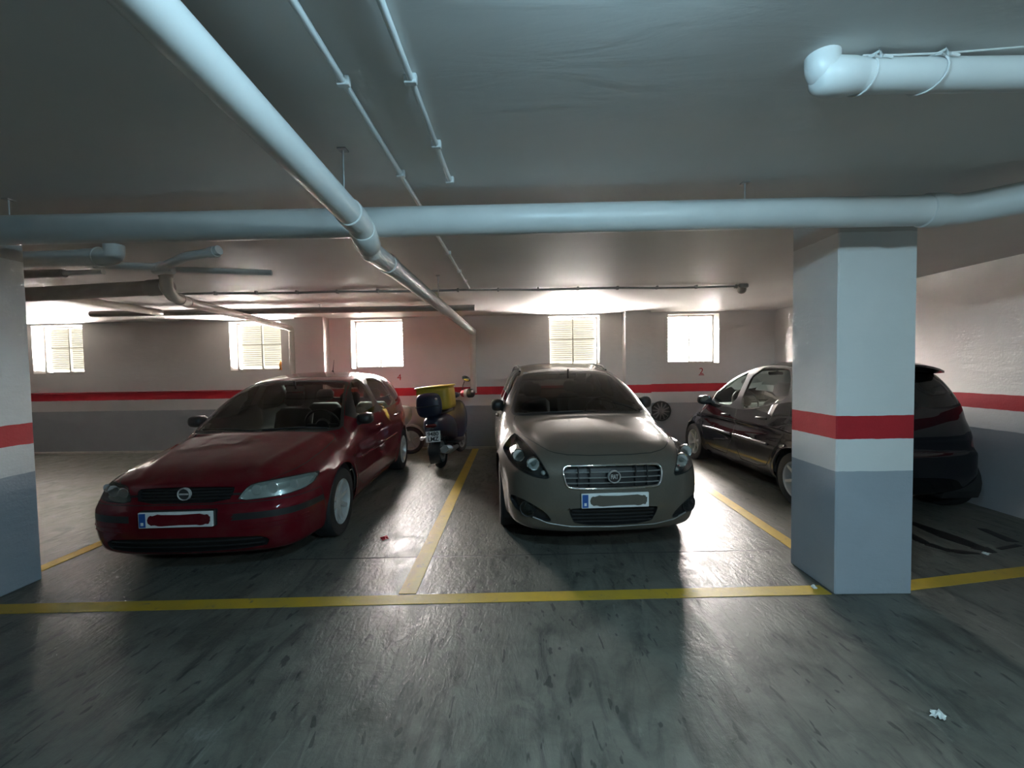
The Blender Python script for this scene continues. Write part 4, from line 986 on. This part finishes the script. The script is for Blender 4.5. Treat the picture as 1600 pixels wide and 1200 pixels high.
def build_blk():
    c = blk; c.root = empty('black_compact', (3.62, 7.72, 0), PI+math.radians(2.2))
    tag(c.root, 'black compact hatchback parked nose to wall behind the right pillar', 'car')
    arches(c, (WF3, WR3), RW3, RA3)
    sd = side_n
    c.reg('front_bumper', 's', [(-.3, 0), (.48, 0), (.36, .36), (.32, .52), (-.3, .52)], lambda q, n: q[:, 1] < .6, .006, rnd=0)
    c.reg('bonnet', 't', [(-.3, .10), (.45, .18), (.62, .35), (.70, .6), (.70, .9), (.5, .78), (-.3, .70)], lambda q, n: n[:, 2] > .25, .006, only={'body'}, rnd=1)
    c.reg('headlight', 'f', [(.42, .54), (.46, .68), (.60, .745), (.78, .745), (.84, .66), (.80, .56), (.6, .53)], lambda q, n: q[:, 1] < .6, .006, only={'body', 'bonnet', 'panel_gap'}, rnd=2)
    c.reg('grille', 'f', [(-.2, .55), (.34, .56), (.36, .65), (-.2, .67)], lambda q, n: q[:, 1] < .4, .006, only={'body', 'bonnet', 'panel_gap'}, rnd=1)
    c.reg('rear_bumper', 's', [(3.36, 0), (4, 0), (4, .645), (3.36, .645), (3.40, .4)], lambda q, n: q[:, 1] > 3.2, .008, rnd=0)
    c.reg('windscreen', 'f', [(-.3, .95), (.6, .94), (.72, .945), (.69, 1.06), (.61, 1.27), (.55, 1.43), (.50, 1.475), (-.3, 1.495)], lambda q, n: (n[:, 1] < -.25) & (n[:, 2] > .1) & (q[:, 1] > .5) & (q[:, 1] < 2.2), .022, 'screen_frit', rnd=1)
    fd = [(1.10, .30), (1.93, .30), (1.95, 1.52), (1.72, 1.49), (1.35, 1.31), (1.0, 1.0), (.98, .85)]
    rd = [(1.94, .30), (2.62, .30), (2.76, .5), (2.95, .70), (2.98, .98), (2.88, 1.3), (2.72, 1.50), (1.96, 1.52)]
    c.reg('front_door', 's', fd, sd, .008, only={'body'}, rnd=1); c.reg('rear_door', 's', rd, sd, .008, only={'body'}, rnd=1)
    any_ = {'body', 'front_door', 'rear_door', 'panel_gap'}
    c.reg('window_surround', 's', [(.98, .972), (1.9, .938), (2.1, .942), (2.35, .98), (2.65, 1.055), (3.36, 1.185), (3.2, 1.375), (3.0, 1.46), (2.6, 1.495), (2.1, 1.507), (1.85, 1.503), (1.66, 1.46), (1.35, 1.315)], sd, 0, only=any_, rnd=1)
    wsd = {'window_surround'}
    c.reg('vent_window', 's', [(1.06, .985), (1.235, .98), (1.25, 1.15)], sd, 0, only=wsd, rnd=1)
    c.reg('front_window', 's', [(1.275, .985), (1.88, .96), (1.90, 1.487), (1.72, 1.465), (1.42, 1.32), (1.29, 1.20)], sd, 0, only=wsd, rnd=1)
    c.reg('rear_window', 's', [(2.0, .955), (2.3, .985), (2.62, 1.07), (2.86, 1.13), (2.80, 1.34), (2.66, 1.475), (2.01, 1.49)], sd, 0, only=wsd, rnd=1)
    c.reg('quarter_window', 's', [(2.96, 1.15), (3.30, 1.20), (3.18, 1.36), (3.0, 1.445), (2.80, 1.46)], sd, 0, only=wsd, rnd=1)
    c.reg('tailgate_window', 'f', [(-.3, 1.06), (.70, 1.06), (.665, 1.2), (.585, 1.40), (.54, 1.44), (-.3, 1.45)], lambda q, n: (n[:, 1] > .25) & (q[:, 1] > 2.8), .02, 'tailgate_frit', rnd=1)
    c.reg('tail_light', 'f', [(.70, .665), (.90, .665), (.90, .82), (.80, .82), (.72, .74)], lambda q, n: (q[:, 1] > 3.2) & (n[:, 1] > .1), .004, only={'body'}, rnd=1)
    glass = {'windscreen', 'front_window', 'rear_window', 'vent_window', 'quarter_window', 'tailgate_window', 'headlight', 'grille'}
    c.lining(glass, .95, 3.42, M_CABIN)
    c.part('body', 'body_shell', M_BLACK); c.part('panel_gap', 'shut_line', M_GAP); c.part('front_bumper', 'front_bumper', M_BLACK); c.part('rear_bumper', 'rear_bumper', M_BLACK)
    c.part('bonnet', 'bonnet', M_BLACK); both(c, 'front_door', 'front_door', M_BLACK); both(c, 'rear_door', 'rear_door', M_BLACK)
    c.part('windscreen', 'windscreen', M_GLASS); c.part('screen_frit', 'screen_surround', M_GAP); both(c, 'window_surround', 'window_surround', M_GLOSSB); c.part('tailgate_frit', 'tailgate_surround', M_GAP)
    for k in ('front_window', 'rear_window', 'quarter_window', 'vent_window'): both(c, k, k, M_GLASS)
    c.part('tailgate_window', 'tailgate_window', M_DGLASS); both(c, 'tail_light', 'tail_light', M_TAILRED)
    c.part('grille', 'grille', M_TRIM)
    for sx in (-1, 1):
        ln = c.part('headlight', 'headlight', M_LENS, side=sx); c.pocket('headlight', 'lamp_housing', M_LAMPIN, .05, ln, sx)
    handles(c, ((1.62, .84), (2.42, .88)), M_TRIM)
    for sx in (-1, 1): door_mirror(c, abs(c.side(1.15, .97, sx)[0])-.03, 1.15, .975, sx, M_BLACK, .19, .14)
    for sx in (-1, 1):
        for (a, b) in ((1.12, 1.90), (1.97, 2.70)):
            P = [tuple(c.side(y, .60, sx)+np.array((sx*.006, 0, 0))) for y in np.linspace(a, b, 8)]
            MB().tube(P, .016, 8).build('door_rub_strip', M_TRIM, c.root, smooth=50)
            P = [tuple(c.side(y, .617, sx)+np.array((sx*.014, 0, 0))) for y in np.linspace(a, b, 8)]
            MB().tube(P, .004, 6).build('chrome_strip', M_CHROME, c.root, smooth=50)
    wheels_of(c, (WF3, WR3), RW3, .185, .752, 6, M_ALLOY, 'single', RA3)
    # roof spoiler over the tailgate
    prof = [(3.02, 1.545), (3.3, 1.535), (3.42, 1.505), (3.42, 1.485), (3.3, 1.475), (3.1, 1.49)]
    rings = []
    for x in np.linspace(-.56, .56, 13):
        dz = -.075*(abs(x)/.56)**2.2; dy = -.10*(abs(x)/.56)**3; rings.append([(x, y+dy, z+dz) for y, z in prof])
    MB().loft(rings).build('roof_spoiler', M_BLACK, c.root, smooth=40)
    dash(c, 1.05, .93, .70); floor_pan(c, 1.0, 3.2)
    for x in (-.36, .36): seat(c, x, 1.55, .34)
    for x in (-.36, .36): seat(c, x, 2.35, .36)
    steering(c, .36, 1.36, .98); interior_mirror(c, 0, 1.50, 1.40)
build_blk()
# ================================================================== TWO-WHEELERS
M_NAVY = mat('navy_plastic', (.016, .022, .045), .35, var=.12, scale=8)
M_YBOX = mat('dull_yellow_plastic', (.50, .36, .04), .45, var=.1, scale=6)
M_GREYP = mat('grey_plastic', (.30, .29, .28), .45, var=.08)
M_HOT = mat('red_plastic', (.42, .012, .03), .4, var=.06)
M_PLWH = mat('plain_white_plastic', (.7, .7, .68), .4, var=.05)
def rbox(a, b, bev, name, m, parent, M=None, sub=1):
    o = MB().box(a, b, bev)
    if M is not None: o.xf(M)
    return o.build(name, m, parent, smooth=60, sub=sub)
def bike_wheel(parent, at, r, wd, m, n=5, name='wheel', turn=0.0):
    t = MB(); prof = [(r-wd*.75+.5*wd*.0, -wd*.30), (r-wd*.5, -wd*.48), (r-wd*.2, -wd*.42), (r, -wd*.12), (r, wd*.12), (r-wd*.2, wd*.42), (r-wd*.5, wd*.48), (r-wd*.75, wd*.30)]
    t.lathe(prof, 40, 'x', closed=True); o = t.build(name, M_RUB, parent, smooth=50); o.location = at; o.rotation_euler = (0, 0, turn)
    ri = r-wd*.72
    MB().lathe([(ri, -wd*.32), (ri, wd*.32), (ri-.018, wd*.26), (ri-.018, -wd*.26)], 32, 'x', closed=True).build('rim', m, o, smooth=40)
    MB().lathe([(.001, -.06), (.04, -.06), (.04, .06), (.001, .06)], 16, 'x').build('hub', m, o, smooth=40)
    me = MB().box((-.018, -.016, .02), (.018, .016, ri-.008)).mesh('spoke'); me.materials.append(m)
    for k in range(n):
        s_ = bpy.data.objects.new('spoke', me); C.objects.link(s_); s_.parent = o; s_.rotation_euler = (2*PI*k/n, 0, 0)
    return o
def scooter():
    # forward is +y; the rear wheel touches the floor at the origin
    R = empty('delivery_scooter', (-1.235, 6.62, 0), math.radians(-6)); tag(R, 'navy scooter with dull yellow carrier box, leaning beside the red car', 'scooter')
    lean = math.radians(-5); T = empty('frame_group', (0, 0, 0)); T.parent = R; T.rotation_euler = (0, lean, 0); T.name = 'chassis'
    bpy.data.objects.remove(T)
    R.rotation_euler = (0, lean, math.radians(-6))
    r = .255
    bike_wheel(R, (0, 0, r), r, .12, M_DALLOY); bike_wheel(R, (0, 1.28, r), r, .11, M_DALLOY, turn=-.15)
    # rear mudguard
    b = MB(); rings = []
    for a in np.linspace(math.radians(-25), math.radians(150), 14):
        rr = r+.045; y, z = -rr*math.cos(a), r+rr*math.sin(a)
        rings.append([(-.085, y, z), (.085, y, z), (.085, y*.96, z-.012), (-.085, y*.96, z-.012)])
    MB().loft(rings).build('rear_mudguard', M_TRIM, R, smooth=60)
    # tail body, narrowing down to the plate
    rings = []
    for (y, hw, z0, z1) in ((-.30, .10, .62, .76), (-.22, .15, .56, .82), (0, .19, .50, .84), (.3, .20, .42, .82), (.55, .17, .36, .72), (.72, .13, .30, .5)):
        rings.append([(hw*math.copysign(abs(math.cos(t))**.6, math.cos(t)), y, (z0+z1)/2+(z1-z0)/2*math.copysign(abs(math.sin(t))**.6, math.sin(t))) for t in [2*PI*k/20 for k in range(20)]])
    MB().loft(rings).build('tail_body', M_NAVY, R, smooth=60, sub=1)
    rbox((-.15, -.12, .80), (.15, .62, .90), .045, 'saddle', M_TRIM, R)
    rbox((-.09, -.34, .66), (.09, -.27, .73), .025, 'tail_lamp', mat('dark_red_lens', (.06, .004, .005), .2, var=0), R)
    MB().tube([(0, -.25, .66), (0, -.36, .52), (0, -.37, .42)], .03, 8).build('plate_bracket', M_TRIM, R, smooth=50)
    # plate with its two lines of characters
    pl = MB().box((-.11, -.006, -.08), (.11, .004, .08), .004).build('number_plate', M_PLATE, R); pl.location = (.05, -.41, .545); pl.rotation_euler = (math.radians(-12), 0, 0)
    for t, z in (('9480', .036), ('LMZ', -.038)):
        q = textmesh(t, .085, M_TRIM, 'plate_characters', pl, .0015, True, 1.0); q.location = (0, -.007, z); q.rotation_euler = (PI/2, 0, 0)
    for sx in (-1, 1):
        MB().lathe([(.001, -.035), (.02, -.03), (.03, -.005), (.028, .02), (.001, .03)], 14, 'y', at=(sx*.15, -.34, .52)).tube([(sx*.03, -.33, .55), (sx*.13, -.33, .52)], .012, 8).build('indicator', M_PLWH if sx < 0 else M_TRIM, R, smooth=50)
    # engine and exhaust
    rbox((-.20, -.12, .17), (-.07, .42, .40), .05, 'engine_cover', M_TRIM, R)
    MB().tube([(.16, .45, .24), (.16, .1, .26), (.165, -.05, .28), (.165, -.32, .33)], [.03, .05, .062, .055], 14).build('exhaust', M_DALLOY, R, smooth=50)
    for k in range(5):
        MB().lathe([(.055, -.008), (.066, 0), (.055, .008)], 14, 'y', at=(.165, -.05-.05*k, .285+.009*k)).build('exhaust_fin', M_STEEL, R, smooth=40)
    # step-through floor, leg shield, fork
    rbox((-.20, .55, .26), (.20, .98, .34), .035, 'footboard', M_TRIM, R)
    rings = []
    for (y, z, hw, d) in ((.95, .28, .17, .05), (1.0, .5, .235, .06), (1.05, .72, .255, .06), (1.08, .90, .21, .05), (1.08, .98, .13, .04)):
        rings.append([(hw*math.copysign(abs(math.cos(t))**.7, math.cos(t)), y+d*math.sin(t)+.06*(1-abs(math.cos(t))), z) for t in [2*PI*k/18 for k in range(18)]])
    MB().loft(rings).build('leg_shield', M_NAVY, R, smooth=60, sub=1)
    for sx in (-1, 1): MB().tube([(sx*.075, 1.28, r), (sx*.06, 1.16, .62)], .02, 10).build('fork_leg', M_DALLOY, R, smooth=50)
    rings = []
    for a in np.linspace(math.radians(20), math.radians(165), 12):
        rr = r+.04; y, z = 1.28-rr*math.cos(a), r+rr*math.sin(a)
        rings.append([(-.075, y, z), (.075, y, z), (.075, 1.28-(rr-.012)*math.cos(a), z-.012), (-.075, 1.28-(rr-.012)*math.cos(a), z-.012)])
    MB().loft(rings).build('front_mudguard', M_NAVY, R, smooth=60)
    MB().tube([(0, 1.12, .60), (0, 1.03, 1.04)], .03, 10).build('steering_column', M_TRIM, R, smooth=50)
    rbox((-.15, .93, 1.0), (.15, 1.13, 1.13), .05, 'handlebar_cover', M_NAVY, R)
    for sx in (-1, 1):
        MB().tube([(0, 1.02, 1.07), (sx*.16, 1.0, 1.09), (sx*.36, .93, 1.08)], .013, 10).build('handlebar', M_STEEL, R, smooth=50)
        MB().tube([(sx*.24, .975, 1.085), (sx*.38, .925, 1.08)], .021, 12).build('grip', M_RUB, R, smooth=50)
        if sx < 0: continue
        MB().tube([(sx*.20, 1.0, 1.09), (sx*.23, .99, 1.22), (sx*.27, .97, 1.29)], .007, 8).build('mirror_stem', M_TRIM, R, smooth=50)
        b = MB().lathe([(.001, -.018), (.05, -.015), (.06, 0), (.055, .012), (.001, .014)], 20, 'y'); b.xf(Matrix.Translation((sx*.31, .96, 1.335)) @ Matrix.Rotation(sx*.5, 4, 'Y') @ Matrix.Diagonal((1.35, 1, .75, 1)))
        mo = b.build('mirror_head', M_TRIM, R, smooth=50)
        b = MB().lathe([(.001, -.0195), (.045, -.0175), (.045, -.014), (.001, -.014)], 20, 'y'); b.xf(Matrix.Translation((sx*.31, .96, 1.335)) @ Matrix.Rotation(sx*.5, 4, 'Y') @ Matrix.Diagonal((1.35, 1, .75, 1)))
        b.build('mirror_pane', M_MIRR, R)
    # hand muffs in red and white over the grips
    for sx in (-1, 1):
        MB().tube([(sx*.20, 1.02, 1.08), (sx*.27, .99, 1.08)], [.06, .075], 14).build('hand_muff', M_HOT, R, smooth=50)
        MB().tube([(sx*.265, .992, 1.08), (sx*.33, .965, 1.075)], [.074, .082], 14).build('muff_band', M_PLWH, R, smooth=50)
        MB().tube([(sx*.325, .967, 1.075), (sx*.40, .93, 1.07), (sx*.42, .92, 1.07)], [.081, .075, .05], 14).build('muff_cuff', M_TRIM, R, smooth=50)
    # carrier box and the rounded navy case hung on its back
    rbox((-.27, -.12, .89), (.27, .36, 1.27), .025, 'carrier_box', M_YBOX, R)
    rbox((-.285, -.135, 1.235), (.285, .375, 1.285), .02, 'carrier_lid', M_YBOX, R)
    rbox((-.245, -.27, .80), (.175, -.115, 1.19), .075, 'rear_case', M_NAVY, R, sub=2)
    MB().box((-.22, -.285, .975), (.15, -.265, .99), .004).build('case_seam', M_TRIM, R)
    MB().box((.09, -.283, 1.06), (.13, -.262, 1.10), .008).build('case_latch', M_STEEL, R)
    MB().tube([(-.12, -.1, .30), (-.16, -.02, .05), (-.24, .02, .012)], .012, 8).build('side_stand', M_STEEL, R, smooth=50)
scooter()
def moped():
    # parked along the wall behind the red car: only its front end shows
    R = empty('grey_moped', (-2.0, 7.72, 0), math.radians(-84)); tag(R, 'grey moped parked along the far wall, mostly hidden behind red car', 'moped')
    r = .25
    bike_wheel(R, (0, 0, r), r, .10, M_DALLOY, turn=.0); bike_wheel(R, (0, -1.22, r), r, .10, M_DALLOY)
    for sx in (-1, 1): MB().tube([(sx*.07, 0, r), (sx*.06, -.14, .66)], .017, 10).build('fork_leg', M_STEEL, R, smooth=50)
    rings = []
    for a in np.linspace(math.radians(25), math.radians(150), 12):
        rr = r+.035; rings.append([(-.07, rr*math.cos(a), r+rr*math.sin(a)), (.07, rr*math.cos(a), r+rr*math.sin(a)), (.07, (rr-.01)*math.cos(a), r+(rr-.01)*math.sin(a)), (-.07, (rr-.01)*math.cos(a), r+(rr-.01)*math.sin(a))])
    MB().loft(rings).build('front_mudguard', M_GREYP, R, smooth=60)
    rings = []
    for (y, z, hw) in ((-.30, .30, .16), (-.22, .48, .20), (-.10, .62, .22), (-.10, .80, .18), (-.16, .90, .10)):
        rings.append([(hw*math.cos(t), y+(.05+.06*(z > .5))*math.sin(t)+.05*(1-abs(math.cos(t))), z) for t in [2*PI*k/16 for k in range(16)]])
    MB().loft(rings).build('leg_shield', M_GREYP, R, smooth=60, sub=1)
    MB().tube([(0, -.14, .62), (0, -.24, .92)], .024, 10).build('steering_column', M_TRIM, R, smooth=50)
    MB().tube([(-.30, -.32, .90), (-.12, -.25, .93), (.12, -.25, .93), (.30, -.32, .90)], .012, 10).build('handlebar', M_STEEL, R, smooth=50)
    for sx in (-1, 1):
        MB().tube([(sx*.20, -.285, .915), (sx*.32, -.33, .90)], .02, 10).build('grip', M_RUB, R, smooth=50)
        MB().tube([(sx*.16, -.24, .93), (sx*.30, -.26, .91)], .006, 6).build('brake_lever', M_STEEL, R, smooth=50)
    rbox((-.16, -.62, .26), (.16, -.28, .33), .03, 'footboard', M_TRIM, R)
    rings = []
    for (y, hw, z0, z1) in ((-1.45, .08, .55, .68), (-1.2, .15, .45, .74), (-.85, .16, .36, .72), (-.62, .12, .30, .62)):
        rings.append([(hw*math.cos(t), y, (z0+z1)/2+(z1-z0)/2*math.sin(t)) for t in [2*PI*k/16 for k in range(16)]])
    MB().loft(rings).build('tail_body', M_GREYP, R, smooth=60, sub=1)
    rbox((-.13, -1.4, .70), (.13, -.66, .79), .04, 'saddle', M_TRIM, R)
    MB().tube([(.02, -.75, .30), (.12, -.72, .0)], .012, 8).build('stand', M_STEEL, R, smooth=50)
moped()
# ================================================================== SMALL THINGS
def wheel_cover():
    R = empty('wheel_cover', (2.67, WALL_Y-.05, .67)); tag(R, 'black multi-spoke wheel cover hanging on far wall beside the grey-brown car', 'wheel cover')
    m = mat('black_gloss_plastic', (.02, .019, .019), .3, var=.1); m2 = mat('grey_gloss_plastic', (.22, .2, .2), .3, .3, var=.1)
    MB().lathe([(.165, .045), (.19, .03), (.192, -.005), (.18, -.02), (.165, -.012)], 36, 'y', closed=True).build('rim_ring', m, R, smooth=40)
    MB().lathe([(.001, .012), (.17, .012), (.17, .02), (.001, .02)], 32, 'y').build('backing', m, R, smooth=40)
    MB().lathe([(.001, -.03), (.03, -.028), (.042, -.012), (.042, .012)], 20, 'y').build('hub', m2, R, smooth=40)
    me = MB().loft([[(-.012, -.02, .03), (.012, -.02, .03), (.012, .012, .03), (-.012, .012, .03)], [(-.007, -.012, .17), (.007, -.012, .17), (.007, .012, .17), (-.007, .012, .17)]]).mesh('spoke'); me.materials.append(m2)
    for k in range(12):
        s_ = bpy.data.objects.new('spoke', me); C.objects.link(s_); s_.parent = R; s_.rotation_euler = (0, 2*PI*k/12+.1, 0)
    MB().tube([(0, .052, .20), (0, .0, .20), (0, -.01, .175)], .005, 6).build('hook', M_STEEL, R, smooth=50)
wheel_cover()
o = empty('glass_bottle', (-4.655, WALL_Y+.10, WZ0)); tag(o, 'small amber bottle standing on a window sill', 'bottle')
MB().lathe([(.001, 0), (.03, 0), (.032, .01), (.032, .10), (.026, .125), (.012, .15), (.011, .175)], 18).build('bottle_body', mat('amber_glass', (.35, .14, .02), .15, var=.05), o, smooth=50)
MB().lathe([(.013, .172), (.014, .178), (.014, .192), (.001, .195)], 14).build('cap', mat('gold_cap', (.5, .35, .1), .3, .8, var=0), o, smooth=50)
def crumple(name, at, w_, h_, m, label, cat, seed, th=.004, up=.03):
    r_ = random.Random(seed); n = 7; v = []; f = []
    for j in range(n):
        for i in range(n):
            u, q = i/(n-1)-.5, j/(n-1)-.5
            e = 1-.35*r_.random() if i in (0, n-1) or j in (0, n-1) else 1
            v.append((u*w_*e, q*h_*e, .002+up*r_.random()*(1-abs(u))))
    for j in range(n-1):
        for i in range(n-1): f.append((j*n+i, j*n+i+1, (j+1)*n+i+1, (j+1)*n+i))
    o = MB().add(v, f).build(name, m); md = o.modifiers.new('thick', 'SOLIDIFY'); md.thickness = .0015
    o.location = at; o.rotation_euler = (0, 0, r_.random()*3); return tag(o, label, cat)
M_PAPER = mat('white_paper', (.75, .77, .75), .8, var=.05)
crumple('paper_scrap', (1.77, 1.815, .002), .055, .05, M_PAPER, 'crumpled white paper scrap on floor at lower right', 'paper', 3)
crumple('paper_scrap', (1.97, 2.885, .004), .035, .03, M_PAPER, 'tiny white scrap at foot of the right pillar', 'paper', 5)
crumple('paper_scrap', (3.66, 3.40, .002), .07, .05, M_PAPER, 'pale scrap beside the black floor marks', 'paper', 8, up=.01)
crumple('dry_leaf', (-1.25, 3.82, .002), .085, .07, mat('red_leaf', (.36, .02, .03), .6, var=.2), 'small red leaf on floor between the cars', 'leaf', 11, up=.015)
def floor_stroke(pts, w_, label):
    P = fillet([(*p, 0) for p in pts], .1, 5); n = len(P); A = []; B = []
    for i, p in enumerate(P):
        t = (P[min(i+1, n-1)]-P[max(i-1, 0)]).normalized(); k = w_*(.75+.25*math.sin(i*2.3))*(.55 if i in (0, n-1) else 1)/2
        A.append((p.x-t.y*k, p.y+t.x*k)); B.append((p.x+t.y*k, p.y-t.x*k))
    o = MB().prism(A+B[::-1], -.001, .003, 'z').build('tar_mark', mat('black_tar', (.006, .006, .006), .5, var=.2)); return tag(o, label, 'floor mark')
floor_stroke([(3.70, 4.10), (3.71, 3.757), (3.732, 3.516), (3.755, 3.42)], .17, 'longest straight black mark on floor right of the pillar')
floor_stroke([(3.46, 3.90), (3.385, 3.62), (3.44, 3.46), (3.62, 3.41)], .10, 'curved black mark on floor nearest the right pillar')
floor_stroke([(4.18, 3.92), (4.13, 3.63)], .17, 'short black mark on floor nearest the right wall')
floor_stroke([(3.86, 3.49), (4.10, 3.56)], .08, 'short crosswise black mark on floor near right wall')
struct(MB().prism([(-1.9, 3.405), (2.05, 3.505), (2.05, 3.513), (-1.9, 3.413)], -.001, .0012, 'z').build('trim_4', mat('joint_dark', (.03, .03, .03), .8)), 'thin dark joint line across the floor')
